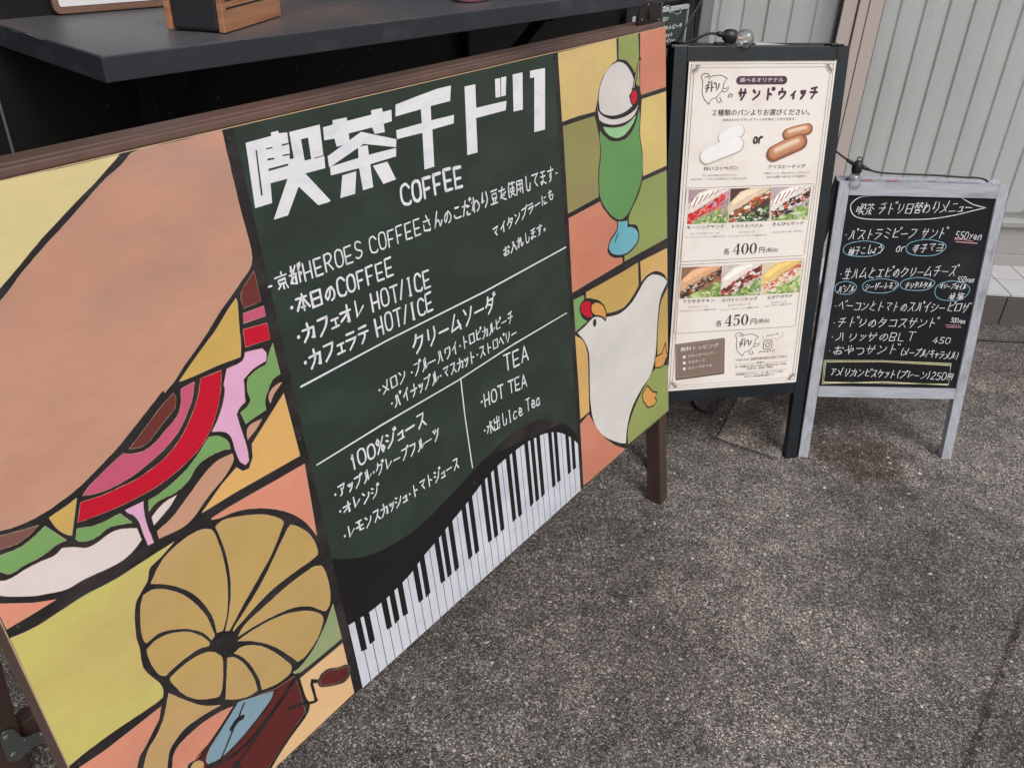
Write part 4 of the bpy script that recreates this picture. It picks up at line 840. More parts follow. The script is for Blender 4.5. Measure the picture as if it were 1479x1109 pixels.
for pts in ([(57, 378), (230, 310), (380, 255), (480, 232), (473, 350), (325, 388), (330, 497), (503, 455), (500, 520), (338, 567), (353, 850), (278, 872), (262, 592), (68, 640), (62, 573), (258, 518), (250, 412), (57, 468)], [(583, 240), (665, 222), (672, 402), (903, 348), (897, 420), (672, 480), (683, 742), (605, 762)],
  [(815, 183), (855, 175), (857, 318), (820, 325)], [(862, 170), (902, 163), (897, 308), (862, 315)], [(950, 148), (1025, 132), (1028, 415), (957, 430)], [(1083, 120), (1197, 98), (1197, 567), (1115, 587), (1115, 170), (1083, 175)]): ar.poly(pts, lw, 3, T2, smooth=False)
lt = lambda t, p0, p1, h0, h1=None, wd=.0042: lettering(ar, t, p0, p1, h0, lw, wd, None, 3, h1)
lt('COFFEE', (580, 297), (671, 267), 31, 30, 0.0048)
lt('-京都HEROES COFFEEさんのこだわり豆を使用してます-', (387, 427), (807, 257), 28, 20, 0.0026)
lt('マイタンブラーにも', (711, 346), (800, 285), 15, 14, 0.0025); lt('お入れします。', (727, 373), (793, 329), 15, 14, 0.0025)
lt('・本日のCOFFEE', (418, 457), (571, 396), 26, 26, 0.0032); lt('・カフェオレ HOT/ICE', (428, 500), (624, 412), 27, 26, 0.0034); lt('・カフェラテ HOT/ICE', (438, 537), (628, 446), 27, 26, 0.0034)
lt('クリームソーダ', (597, 512), (717, 448), 28, 25, 0.0037)
lt('・メロン ・ブルーハワイ・トロピカルピーチ', (546, 573), (742, 464), 20, 16, 0.0024); lt('・パイナップル・マスカット・ストロベリー', (564, 592), (747, 486), 19, 15, 0.0024)
lt('100%ジュース', (508, 680), (617, 611), 23, 22, 0.0032); lt('・アップル・グレープフルーツ', (482, 723), (636, 633), 18, 17, 0.0026); lt('・オレンジ', (489, 747), (549, 714), 18, 18, 0.0026); lt('・レモンスカッシュ・トマトジュース', (496, 783), (664, 674), 19, 17, 0.0026)
lt('TEA', (728, 536), (765, 519), 24, 23, 0.0036); lt('・HOT TEA', (693, 590), (762, 556), 20, 19, 0.0031); lt('・水出しIce Tea', (698, 631), (781, 583), 19, 17, 0.0026)
ar.line([(434, 558.5), (560, 491), (700, 421), (817, 357)], .0026, lw, 3, smooth=False, jit=.2); ar.line([(457.5, 671), (550, 614), (660, 550), (740, 498), (818, 452)], .0026, lw, 3, smooth=False, jit=.2); ar.line([(665, 547), (671, 600), (682, 675)], .0026, lw, 3.3, smooth=False, jit=.2)
ar.build('lettering', board)

# ================================================================== A-BOARDS
class Easel:
    def __init__(s, q, name, label, cat, m, stile, toprail, th, backlean, backm=None, cross=None):
        x, y, yaw, s.W, s.H, le = q; u = np.array([math.cos(yaw), math.sin(yaw), 0]); n = np.array([-u[1], u[0], 0]); foot = np.array([x, y, 0])
        v = -(n * math.sin(le) + np.array([0, 0, math.cos(le)])); topl = foot - v * s.H
        s.pl = Plane(topl, u, v); s.u, s.v, s.n, s.back = u, v, s.pl.n, n; s.m = m; s.topl = topl; s.th = th; s.st = stile
        s.t = thing(name, tuple(foot + u * s.W / 2 + n * .15), label, cat)
        s.bar('stile', 0, 0, stile, s.H); s.bar('stile', s.W - stile, 0, s.W, s.H); s.bar('top_bar', stile + .0003, .0005, s.W - stile - .0003, toprail, m=cross)
        # rear frame hinged at the top
        hz_ = topl[2] - .012; vb = -(np.array([0, 0, 1]) * math.cos(backlean) - n * -1 * math.sin(backlean) * -1); vb = np.array([0, 0, -1]) * math.cos(backlean) + n * math.sin(backlean)
        o = topl + n * (th + .006) + np.array([0, 0, -.006]); Lb = (o[2] - .001) / math.cos(backlean); nb_ = np.cross(u, vb); nb_ = nb_ if nb_ @ n > 0 else -nb_
        for a in (.004, s.W - stile - .004):
            b = MB(); b.box(o + u * a, u * stile * .9, vb * Lb, nb_ * th, backm or m); b.build('rear_leg', s.t, bevel=.0015)
        b = MB(); b.box(o + u * (stile + .005), u * (s.W - 2 * stile - .01), vb * .04, nb_ * th, backm or m); b.build('rear_bar', s.t, bevel=.0015)
        b = MB(); b.box(o + u * (stile + .005) + vb * (Lb * .72), u * (s.W - 2 * stile - .01), vb * .03, nb_ * th, backm or m); b.build('rear_bar', s.t, bevel=.0015)
    def bar(s, name, u0, v0, u1, v1, d=0, th=None, m=None):
        b = MB(); b.box(s.pl.p3((u0, v0), d), s.u * (u1 - u0), s.v * (v1 - v0), -s.n * (th or s.th), m or s.m); return b.build(name, s.t, bevel=.0014)
greenblk = mat('black_green_frame_paint', rgb(30, 38, 43, .6), rough=.36, var=.18, vscale=6, fine=.1, fscale=60, bump=.3, bscale=60, c2=rgb(44, 56, 64, .6), c2scale=8, c2amt=.6)
ps = Easel((.4269, 1.9035, .1748, .4496, 1.1141, .1813), 'poster_stand', 'tall dark green wooden A-frame stand with a printed sandwich menu poster', 'sign stand', greenblk, .033, .037, .022, .22)
pp = ps.pl
c4 = [pp.at(992.3, 88), pp.at(1208.2, 88), pp.at(1150, 551.3), pp.at(966, 565)]
pu0, pv0, pu1, pv1 = (c4[0][0] + c4[3][0]) / 2, (c4[0][1] + c4[1][1]) / 2, (c4[1][0] + c4[2][0]) / 2, (c4[2][1] + c4[3][1]) / 2
ps.bar('lower_bar', .0333, pv1 + .001, ps.W - .0333, pv1 + .034); ps.bar('backing', .0333, .0375, ps.W - .0333, pv1, d=-.008, th=.006)
paper = mat('aged_poster_paper', rgb(242, 234, 226), rough=.36, var=.02, vscale=4, fine=.015, c2=rgb(214, 196, 180), c2scale=7, c2amt=.6, c2lo=.52, c2hi=.75)
b = MB(); b.box(pp.p3((pu0, pv0), .0), pp.u * (pu1 - pu0), pp.v * (pv1 - pv0), -pp.n * .002, paper); poster = b.build('poster', ps.t)
ink = mat('ink_brown', rgb(70, 48, 50), rough=.4, var=.05); inkb = mat('ink_dark', rgb(58, 44, 42), rough=.4); inkl = mat('ink_pale', rgb(120, 102, 94), rough=.4); plum = mat('ink_plum', rgb(78, 48, 66), rough=.4); inkw = mat('ink_white', rgb(236, 230, 226), rough=.4)
glow = mat('ink_paper_light', rgb(240, 236, 234), rough=.38, var=.01)
PC = Plane(pp.p3((0, 0), .0002), pp.u, pp.v); ar = Art(PC); KF, LF, MF = (940, 60, 4.93), (940, 260, 4.93), (940, 460, 4.93)
def rect_lines(u0, v0, u1, v1, wd, m, r=.0, layer=1.5):
    pts = []
    for cx, cy, a0 in ((u1 - r, v0 + r, -90), (u1 - r, v1 - r, 0), (u0 + r, v1 - r, 90), (u0 + r, v0 + r, 180)):
        for i in range(5): a = R(a0 + 22.5 * i); pts.append((cx + r * math.cos(a), cy + r * math.sin(a)))
    if r == 0: pts = [(u1, v0), (u1, v1), (u0, v1), (u0, v0)]
    ar.uvline(pts + pts[:1], wd, m, layer, caps=False)
rect_lines(pu0 + .006, pv0 + .007, pu1 - .006, pv1 - .007, .0009, inkl); rect_lines(pu0 + .014, pv0 + .015, pu1 - .014, pv1 - .015, .0009, inkl)
for i in range(60):
    f = i / 59; 
    for v_ in (pv0 + .011, pv1 - .011): ar.uvdisc((pu0 + .03 + (pu1 - pu0 - .06) * f, v_), .0005, inkl, 1.5, 5)
for i in range(150):
    f = i / 149
    for u_ in (pu0 + .010, pu1 - .010): ar.uvdisc((u_, pv0 + .03 + (pv1 - pv0 - .06) * f), .0005, inkl, 1.5, 5)
for cx, cy, sx, sy in ((pu0 + .007, pv0 + .008, 1, 1), (pu1 - .007, pv0 + .008, -1, 1), (pu0 + .007, pv1 - .008, 1, -1), (pu1 - .007, pv1 - .008, -1, -1)):
    ar.uvpoly([(cx, cy)] + [(cx + sx * .022 * math.cos(R(a)), cy + sy * .022 * math.sin(R(a))) for a in range(0, 91, 15)], paper, 1.8)
    for rr, ww in ((.0215, .0008), (.010, .0008)): ar.uvline([(cx + sx * rr * math.cos(R(a)), cy + sy * rr * math.sin(R(a))) for a in range(0, 91, 10)], ww, ink, 2.2, caps=False)
    for a in range(8, 90, 14): ar.uvline([(cx + sx * r_ * math.cos(R(a)), cy + sy * r_ * math.sin(R(a))) for r_ in (.012, .0195)], .0026, ink, 2.2, caps=False)
    ar.uvdisc((cx + sx * .003, cy + sy * .003), .0014, ink, 2.2, 8)
ar.build('border', poster)
ar = Art(PC)
lg = [(362, 262), (370, 300), (365, 360), (380, 410), (415, 450), (430, 415), (470, 395), (510, 345), (520, 300), (545, 265), (500, 242), (450, 245), (425, 252), (415, 238), (398, 229), (378, 230), (362, 245), (362, 262)]
lgs = [[(385, 262), (395, 250), (408, 252), (420, 270)], [(515, 330), (530, 338), (552, 325), (545, 352), (520, 360), (510, 352)], [(468, 402), (475, 430), (488, 436), (492, 428), (505, 428), (496, 408), (490, 400)]]
def logo(fr_, sx, sy, ox, oy, k, hh):
    f = lambda pts: [(ox + (x - 362) * k * sx, oy + (y - 230) * k * sy) for x, y in pts]
    ar.line(f(lg), .0013, inkb, 3, fr_, corner=70) if False else ar.uvline([PC.at(x, y, fr_) for x, y in f(lg)], .0013, inkb, 3, True)
    for l_ in lgs: ar.uvline([PC.at(x, y, fr_) for x, y in f(l_)], .0012, inkb, 3, True)
    a, b_ = f([(385, 362)])[0], f([(490, 345)])[0]; lettering(ar, 'チドリ', a, b_, hh, inkb, .0026, fr_, 3.2, gap=.06, jit=.1)
    a, b_ = f([(405, 303)])[0], f([(440, 300)])[0]; printed(ar, '喫茶', a, b_, hh * .32, inkb, fr_, 3.2)
logo(KF, 1, 1, 362, 230, 1, 52); logo(MF, .87, .75, 606, 102, 1, 36)
c4 = [(605, 248), (975, 246), (973, 306), (605, 308)]; a, b_ = PC.at(635, 278, KF), PC.at(945, 277, KF); hh = abs(PC.at(700, 248, KF)[1] - PC.at(700, 308, KF)[1]) / 2
ar.uvpoly([(a[0] + hh * math.cos(R(t)), a[1] + hh * math.sin(R(t))) for t in range(90, 271, 15)] + [(b_[0] + hh * math.cos(R(t)), b_[1] + hh * math.sin(R(t))) for t in range(-90, 91, 15)], plum, 2)
printed(ar, '選べるオリヂナル', (632, 292), (942, 289), 28, inkw, KF, 3, .01)
printed(ar, 'の', (547, 405), (580, 404), 34, inkb, KF, 3, .02); lettering(ar, 'サンドウィッチ', (606, 414), (1202, 405), 76, plum, .0056, KF, gap=.42, jit=.15)
printed(ar, '２種類のパンよりお選びください。', (438, 530), (1128, 524), 40, inkb, KF, 3, .012); printed(ar, 'お好みのパンでサンドウィッチを作ることができます。', (510, 570), (1030, 562), 18, inkb, KF)
lettering(ar, 'or', (727, 722), (797, 720), 62, ink, .0052, KF, jit=.05)
printed(ar, '白いコッペパン', (378, 920), (618, 914), 26, inkb, KF, 3, .015); printed(ar, 'クリスピードッグ', (832, 908), (1098, 901), 25, inkb, KF, 3, .015)
sml = lambda t, a, b_, fr_, h=14: printed(ar, t, a, b_, h, inkl, fr_, 3)
sml('白くふんわり焼き上げたコッペパン。', (370, 962), (612, 958), KF); sml('ほんのり甘く、プレスしながら焼けばさっくり仕上がります。', (288, 990), (690, 982), KF)
sml('外側はさっくり、中はもちもちしっかりとした、', (805, 948), (1132, 940), KF); sml('ほおばる瞬間に小麦の香りがする食感です。', (825, 974), (1110, 966), KF)
ar.build('heading_print', poster)
# bread pictures
ar = Art(PC)
def shade(n_, c0, c1): return [mat('ink_%s_%d' % (n_, k), rgb(*[a + (b - a) * k / 7 for a, b in zip(c0, c1)]), rough=.4) for k in range(8)]
rolld, rollp, bund = shade('roll', (128, 74, 50), (206, 142, 104)), shade('roll_crust', (206, 142, 104), (240, 212, 190)), shade('bun', (190, 160, 134), (246, 244, 244))
def loaf(p0, p1, w0, ms, fr_, lay, s0=1.0, s1=.5, shift=.5):      # a baked roll printed in eight tones between two points
    a = np.array(PC.at(*p0, fr_)); b_ = np.array(PC.at(*p1, fr_)); d = (b_ - a); d /= np.linalg.norm(d); n = np.array([-d[1], d[0]]); an = math.atan2(n[1], n[0])
    for k, m in enumerate(ms):
        g_ = s0 + (s1 - s0) * k / 7; r = w0 * g_; o = n * -w0 * (s0 - g_) * shift; aa = a + o + d * (1 - g_) * w0 * .5; bb = b_ + o - d * (1 - g_) * w0 * .5; bow = n * -w0 * .10
        up = [aa + (bb - aa) * t + n * -r + bow * math.sin(math.pi * t) for t in (.25, .5, .75)]
        ar.uvpoly([tuple(bb + r * np.array([math.cos(an + R(t)), math.sin(an + R(t))])) for t in range(0, -181, -15)] + [tuple(q) for q in up[::-1]] + [tuple(aa + r * np.array([math.cos(an + R(t)), math.sin(an + R(t))])) for t in range(180, -1, -15)][::1], m, lay + k * .3)
def roll(p0, p1, w0, fr_, lay):
    loaf(p0, p1, w0, rolld, fr_, lay, 1, .66, .55); q0 = (p0[0] + (p1[0] - p0[0]) * .08 - 6, p0[1] + (p1[1] - p0[1]) * .08 - 12); q1 = (p0[0] + (p1[0] - p0[0]) * .95 - 3, p0[1] + (p1[1] - p0[1]) * .95 - 12)
    loaf(q0, q1, w0 * .46, rollp, fr_, lay + 2.6, 1, .35, .5)
loaf((520, 688), (625, 643), .0160, bund, KF, 2, 1, .86, .9); loaf((400, 820), (610, 736), .0200, bund, KF, 4.8, 1, .88, .9)
roll((975, 662), (1115, 626), .0145, KF, 2); roll((875, 800), (1060, 718), .0200, KF, 7.5)
# six food photographs
def food(quad, fr_, bg_, bread, stripes, fill, leaf, seed):
    rn = random.Random(seed); q = [np.array(PC.at(x, y, fr_)) for x, y in quad]
    def st_(s, t): s = min(max(s, 0), 1); t = min(max(t, 0), 1); return tuple((q[0] * (1 - s) + q[1] * s) * (1 - t) + (q[3] * (1 - s) + q[2] * s) * t)
    M_ = lambda c: mat('ink_%d_%d_%d' % c, rgb(*c), rough=.35, var=.12, vscale=120)
    pg = lambda pts, c, l: ar.uvpoly([st_(*p__) for p__ in pts], M_(c), l)
    pg([(0, 0), (1, 0), (1, 1), (0, 1)], bg_, 2)
    def blob(s, t, r, c, l, asp=1.0, rot=0):
        n = 8; pts = []
        for i in range(n):
            a = 2 * math.pi * i / n; rr = r * rn.uniform(.65, 1.2); x, y = rr * math.cos(a) * asp, rr * math.sin(a); pts.append((s + x * math.cos(rot) - y * math.sin(rot), t + x * math.sin(rot) + y * math.cos(rot)))
        pg(pts, c, l)
    lay = 2.1
    for i in range(170):      # leaves at the lower right
        s = rn.uniform(0.1, 1.05); t = rn.uniform(.95 - .55 * s, 1.2 - .2 * s); blob(s, min(t + .08, 1), rn.uniform(.022, .065), rn.choice(leaf), lay, rn.uniform(.6, 1.6), rn.uniform(0, 3)); lay += .002
    # bread: diagonal slab
    pg([(0, .52), (.25, .18), (.6, 0), (1, 0), (1, .12), (.55, .42), (0, .88)], tuple(int(c * .8) for c in bread), 2.6); pg([(0, .42), (.25, .1), (.5, 0), (.98, 0), (.9, .1), (.5, .36), (0, .78)], bread, 2.7); pg([(.05, .38), (.3, .12), (.5, .05), (.8, .02), (.45, .22), (.1, .5)], tuple(min(255, int(c * 1.12)) for c in bread), 2.8)
    if stripes:
        for i in range(8): x = -.02 + i * .125; pg([(x, .60 - i * .085), (x + .035, .58 - i * .085), (x + .14, .26 - i * .045), (x + .115, .25 - i * .045)], stripes, 2.9)
    lay = 3.0
    for i in range(230):     # filling spilling along the cut
        s = rn.uniform(-.02, 1.0); t = .90 - .72 * s + rn.gauss(0, .06); blob(s, t, rn.uniform(.016, .055), rn.choice(fill), lay, rn.uniform(1, 2.0), -0.6 + rn.uniform(-.4, .4)); lay += .002
LEAF = [(150, 176, 96), (184, 204, 130), (104, 134, 60), (210, 220, 170), (128, 158, 84)]
DKL = [(52, 72, 44), (86, 116, 66), (120, 150, 96), (40, 44, 34), (200, 210, 190)]
food([(270, 70), (563, 62), (545, 305), (258, 315)], LF, (176, 150, 156), (238, 226, 216), (150, 84, 62), [(208, 44, 48), (226, 84, 60), (236, 130, 110), (214, 160, 184), (190, 40, 60)], LEAF, 1)
food([(568, 62), (857, 52), (840, 290), (553, 302)], LF, (88, 60, 56), (232, 208, 180), None, [(212, 100, 60), (236, 226, 208), (76, 84, 46), (196, 70, 44), (110, 112, 64)], DKL, 2)
food([(862, 52), (1140, 42), (1115, 280), (845, 290)], LF, (190, 176, 184), (240, 230, 224), (172, 70, 58), [(44, 36, 36), (160, 60, 46), (230, 222, 218), (196, 104, 66), (70, 58, 50)], LEAF, 3)
food([(222, 622), (507, 612), (495, 830), (203, 845)], LF, (150, 110, 88), (226, 176, 136), None, [(70, 46, 38), (44, 50, 38), (176, 110, 80), (214, 206, 200), (110, 64, 48)], LEAF, 4)
food([(515, 608), (795, 590), (778, 818), (497, 830)], LF, (206, 196, 190), (240, 228, 216), None, [(128, 40, 36), (176, 92, 76), (236, 226, 222), (196, 70, 60), (100, 50, 40)], DKL[1:3] + LEAF, 5)
food([(800, 592), (1075, 570), (1055, 800), (785, 815)], LF, (226, 212, 180), (236, 200, 124), None, [(222, 130, 104), (240, 200, 180), (206, 96, 84), (228, 232, 190), (236, 226, 224)], LEAF, 6)
ar.build('food_pictures', poster)
ar = Art(PC)
def qline(pts, fr_, wd=.0009, m=None): q = [PC.at(x, y, fr_) for x, y in pts]; ar.uvline(q + q[:1], wd, m or inkl, 2, caps=False)
qline([(262, 60), (1150, 28), (1161, 36), (1090, 530), (1080, 538), (214, 583), (207, 574), (254, 68)], LF); qline([(213, 606), (1080, 558), (1089, 566), (1028, 1034), (1018, 1042), (172, 1094), (164, 1086), (205, 612)], LF)
cap = lambda t, a, b_, h=22: printed(ar, t, a, b_, h, inkb, LF, 3, .015)
cap('モーニングサンド', (255, 350), (520, 342)); cap('トマトとバジル', (578, 343), (798, 335)); cap('きんぴらサンド', (865, 328), (1085, 318)); cap('てりやきチキン', (225, 878), (452, 868)); cap('スパイシードッグ', (503, 868), (758, 855)); cap('えびアボカド', (828, 850), (1005, 835))
sml('【シーザー&マヨネーズソース】', (285, 389), (485, 385), LF, 12); sml('ベーコン・トマト・チーズ・季節のサラダ', (250, 415), (525, 408), LF, 12); sml('【バジルソース】', (635, 380), (735, 375), LF, 12); sml('トマト・モッツァレラチーズ・季節のサラダ', (548, 409), (825, 398), LF, 12); sml('きんぴらごぼう・水菜・ささみなど', (865, 380), (1080, 369), LF, 12)
sml('【てりやきソース】', (270, 913), (400, 906), LF, 12); sml('てりやきチキン・チーズ・季節のサラダ', (208, 942), (465, 926), LF, 12); sml('【スパイシーチリソース】', (550, 901), (705, 889), LF, 12); sml('ソーセージ・チェダーチーズ・季節のサラダ', (490, 932), (765, 911), LF, 12); sml('【タルタルソース】', (858, 880), (960, 871), LF, 12); sml('えび・アボカド・季節のサラダ', (815, 904), (1000, 888), LF, 12)
def serifnum(txt, a, b_, h, fr_):          # didone style figures
    A1 = np.array(PC.at(*a, fr_)); B1 = np.array(PC.at(*b_, fr_)); hh = A1[1] - PC.at(a[0], a[1] - h, fr_)[1]; cw = np.linalg.norm(B1 - A1) / len(txt); ux = (B1 - A1) / np.linalg.norm(B1 - A1); uy = np.array([0, hh])
    for i, c in enumerate(txt):
        o = A1 + (B1 - A1) * i / len(txt); W_ = cw * .88; P2 = lambda x, y: tuple(o + ux * x * W_ + uy * (y - 1))
        if c == '0':
            for k in range(24):
                t0, t1 = 2 * math.pi * k / 24, 2 * math.pi * (k + 1) / 24; f = lambda t, r1, r2: P2(.5 + r1 * math.cos(t), .5 + r2 * math.sin(t))
                ar.uvpoly([f(t0, .5, .5), f(t1, .5, .5), f(t1, .24, .46), f(t0, .24, .46)], inkb, 3)
        if c == '4':
            ar.uvpoly([P2(.55, 0), P2(.78, 0), P2(.78, 1), P2(.55, 1)], inkb, 3); ar.uvpoly([P2(.7, 0), P2(.62, 0), P2(0, .68), P2(.08, .68)], inkb, 3.1); ar.uvpoly([P2(0, .66), P2(1, .66), P2(1, .72), P2(0, .72)], inkb, 3.2); ar.uvpoly([P2(.4, .96), P2(.93, .96), P2(.93, 1), P2(.4, 1)], inkb, 3.3)
        if c == '5':
            ar.uvpoly([P2(.18, 0), P2(.9, -.02), P2(.85, .14), P2(.2, .14)], inkb, 3); ar.uvpoly([P2(.18, 0), P2(.25, 0), P2(.20, .5), P2(.13, .5)], inkb, 3.1)
            for k in range(18):
                t0, t1 = R(-130 + 270 * k / 18), R(-130 + 270 * (k + 1) / 18); f = lambda t, r1, r2: P2(.46 + r1 * math.cos(t), .66 + r2 * math.sin(t)); ar.uvpoly([f(t0, .48, .34), f(t1, .48, .34), f(t1, .24, .30), f(t0, .24, .30)], inkb, 3.2)
            ar.uvpoly([P2(.05, .8), P2(.22, .76), P2(.24, .88), P2(.1, .92)], inkb, 3.4)
serifnum('400', (583, 532), (758, 524), 78, LF); serifnum('450', (525, 1042), (697, 1031), 78, LF)
printed(ar, '各', (517, 532), (559, 531), 40, inkb, LF, 3, .012); printed(ar, '円', (768, 521), (806, 519), 40, inkb, LF, 3, .012); printed(ar, '(税込)', (818, 515), (902, 510), 28, inkb, LF, 3)
printed(ar, '各', (460, 1044), (503, 1042), 40, inkb, LF, 3, .012); printed(ar, '円', (708, 1030), (748, 1027), 40, inkb, LF, 3, .012); printed(ar, '(税込)', (758, 1020), (842, 1013), 28, inkb, LF, 3)
ar.build('menu_print', poster)
ar = Art(PC); tpm = mat('ink_taupe', rgb(134, 114, 102), rough=.4, var=.05); tps = mat('ink_taupe_dark', rgb(96, 80, 72), rough=.4); tpl = mat('ink_taupe_light', rgb(176, 156, 142), rough=.4)
ar.poly([(178, 190), (527, 143), (522, 393), (178, 440)], tps, 2, MF, smooth=False); ar.poly([(175, 183), (522, 137), (517, 385), (175, 432)], tpm, 2.3, MF, smooth=False); qline([(187, 193), (510, 150), (506, 375), (187, 420)], MF, .0007, tpl)
ar.line([(187, 193), (510, 150), (506, 375), (187, 420), (187, 193)], .0008, tpl, 2.6, MF, smooth=False, caps=False)
printed(ar, '無料トッピング', (210, 236), (482, 202), 28, inkw, MF, 3, .012)
for y, t, x1, y1 in ((280, 'ブラックペッパー', 462, 250), (322, 'マヨネーズ', 384, 305), (364, 'オリーブオイル', 437, 340)):
    ar.poly([(228, y - 14), (247, y - 17), (247, y + 2), (228, y + 5)], inkw, 3, MF, smooth=False); printed(ar, t, (262, y), (x1, y1), 18, inkw, MF, 3, .006)
ar.build('topping_print', poster)
ar = Art(PC)
ic = PC.at(832, 187, MF); s_ = abs(PC.at(862, 187, MF)[0] - ic[0])
def rring(c, r, wd, rad): 
    pts = []
    for cx, cy, a0 in ((r - rad, -r + rad, -90), (r - rad, r - rad, 0), (-r + rad, r - rad, 90), (-r + rad, -r + rad, 180)):
        for i in range(5): a = R(a0 + 22.5 * i); pts.append((c[0] + cx + rad * math.cos(a), c[1] + cy + rad * math.sin(a)))
    ar.uvline(pts + pts[:1], wd, inkb, 3, caps=False)
rring(ic, s_, .0016, s_ * .45); rring(ic, s_ * .5, .0016, s_ * .49); ar.uvdisc((ic[0] + s_ * .55, ic[1] - s_ * .55), .001, inkb, 3, 8)
printed(ar, '[Instagram]', (770, 243), (880, 233), 15, inkl, MF, 3); printed(ar, 'Follow me', (825, 131), (912, 110), 13, inkl, MF, 3)
ar.line([(797, 122), (800, 140), (830, 148), (870, 144)], .0006, inkl, 3, MF); ar.line([(880, 142), (900, 145), (935, 125), (940, 90)], .0006, inkl, 3, MF)
sml('〒520-2341 滋賀県野洲市北野1丁目9-6', (600, 306), (966, 278), MF, 17)
for a, b_ in (((597, 327), (745, 318)), ((808, 314), (965, 304)), ((600, 385), (965, 357))): ar.line([a, b_], .0006, inkl, 3, MF, smooth=False)
printed(ar, '営業日', (755, 321), (802, 318), 13, inkb, MF, 3); sml('月~木曜日 9:00~19:00 土曜日10:30~19:00', (598, 353), (962, 328), MF, 15); sml('【定休日】 金曜日 日曜日', (685, 364), (868, 351), MF, 14)
sml('※野洲駅北口エスカレーター降りてすぐ左折、', (602, 408), (945, 382), MF, 15); sml('NCビル1F駐車場3番奥です', (665, 422), (876, 405), MF, 14)
ar.build('contact_print', poster)
# hinge block, paper slip on the stand's top
b = MB(); b.box(pp.p3((ps.W - .052, -.004), .004), pp.u * .034, pp.v * .004, -pp.n * .04, greenblk); b.build('hinge_block', ps.t, bevel=.001)
b = MB(); b.box(pp.p3((-.006, -.003), -.004), pp.u * .045, pp.v * .008, -pp.n * .04, greenblk); b.build('hinge_block', ps.t, bevel=.002)
slipm = mat('white_slip', rgb(205, 203, 200, .8), rough=.6)
b = MB(); P0_ = pp.p3((.205, -.0015), -.003); b.face([P0_, P0_ + pp.u * .085, P0_ + pp.u * .088 - pp.n * .016 + np.array([0, 0, .001]), P0_ + pp.u * .006 - pp.n * .02 + np.array([0, 0, .007])], slipm)
b.face([P0_ + pp.u * .0 + np.array([0, 0, -.0004]), P0_ + pp.u * .006 - pp.n * .02 + np.array([0, 0, .0066]), P0_ + pp.u * .088 - pp.n * .016 + np.array([0, 0, .0006]), P0_ + pp.u * .085 + np.array([0, 0, -.0004])], slipm)
b.build('paper_slip', None, label='torn white paper slip lying on top of the dark poster stand', cat='paper')

# chalkboard
whf = mat('whitewashed_wood_upright', rgb(180, 183, 192, .92), rough=.6, var=.10, vscale=6, fine=.16, fscale=16, stretch=(9, 9, 1), bump=.5, bscale=30, c2=rgb(128, 128, 134, .9), c2scale=6, c2amt=.75, c2lo=.48, c2hi=.7)
whh = mat('whitewashed_wood_cross', rgb(180, 183, 192, .92), rough=.6, var=.10, vscale=6, fine=.16, fscale=16, stretch=(1, 9, 9), bump=.5, bscale=30, c2=rgb(128, 128, 134, .9), c2scale=6, c2amt=.75, c2lo=.48, c2hi=.7)
dside = mat('bare_edge_wood', rgb(92, 84, 84, .8), rough=.6, var=.15, vscale=8)
cb = Easel((.8765, 1.9848, .0098, .4508, .7875, .2111), 'chalkboard_stand', 'short whitewashed A-frame chalkboard with the handwritten daily sandwich menu', 'chalkboard', whf, .0285, .036, .022, .24, cross=whh)
cp = cb.pl; q4 = [cp.at(1229, 280.8), cp.at(1438.4, 284), cp.at(1377, 561.4), cp.at(1183.4, 559)]; cv1 = (q4[2][1] + q4[3][1]) / 2
cb.bar('lower_bar', .0288, cv1, cb.W - .0288, cv1 + .031, m=whh)
cb.bar('side_edge', -.0014, .002, -.0001, cb.H - .001, d=-.0012, th=.0205, m=dside); cb.bar('side_edge', cb.W + .0001, .002, cb.W + .0014, cb.H - .001, d=-.0012, th=.0205, m=dside)
slate = mat('blackboard', rgb(27, 27, 31, .75), spec=.22, rough=.6, var=.12, vscale=5, fine=.06, c2=rgb(62, 63, 68, .8), c2scale=4.5, c2amt=.6, c2lo=.55, c2hi=.75)
bb_ = cb.bar('blackboard', .0288, .0362, cb.W - .0288, cv1 - .0004, d=-.007, th=.006, m=slate)
CP = Plane(cp.p3((0, 0), -.007), cp.u, cp.v); ar = Art(CP); NF, OF = (1150, 230, 4.49), (1150, 450, 4.49)
chb = mat('chalk_blue', rgb(130, 178, 196, .95), rough=.9, var=.2, vscale=60, fine=.3, fscale=300); chr_ = mat('chalk_pink', rgb(206, 150, 160, .9), rough=.9, var=.2, vscale=60, fine=.3, fscale=300); chy = mat('chalk_yellow', rgb(222, 218, 172, .9), rough=.9, var=.2, vscale=60, fine=.3, fscale=300)
CW = .0017
cl = lambda t, a, b_, h, fr_=NF, wd=CW: lettering(ar, t, a, b_, h, ch_w, wd, fr_, 1.5, jit=.55, slant=.16, gap=.16)
def oval(cx, cy, rx_, ry_, m=chb, fr_=NF, wd=.0019):
    pts = []; k = 22
    for i in range(k + 2): t = 2 * math.pi * i / k - 2; w_ = 1 + .03 * math.sin(i * 1.3) + (.03 if i > k - 1 else 0); pts.append((cx + rx_ * w_ * math.cos(t), cy + ry_ * w_ * math.sin(t) - .04 * (rx_ * math.cos(t))))
    ar.line(pts, wd, m, 1, fr_)
cl('喫茶 チドリ日替わりメニュー', (380, 360), (1140, 342), 72)
ar.line([(1060, 245), (1100, 268), (1150, 295), (1228, 316), (1140, 336), (1020, 365), (860, 388), (640, 392), (450, 388), (375, 365), (352, 315), (370, 275), (430, 243), (560, 238), (760, 234), (1060, 243)], .0021, ch_w, 1, NF)
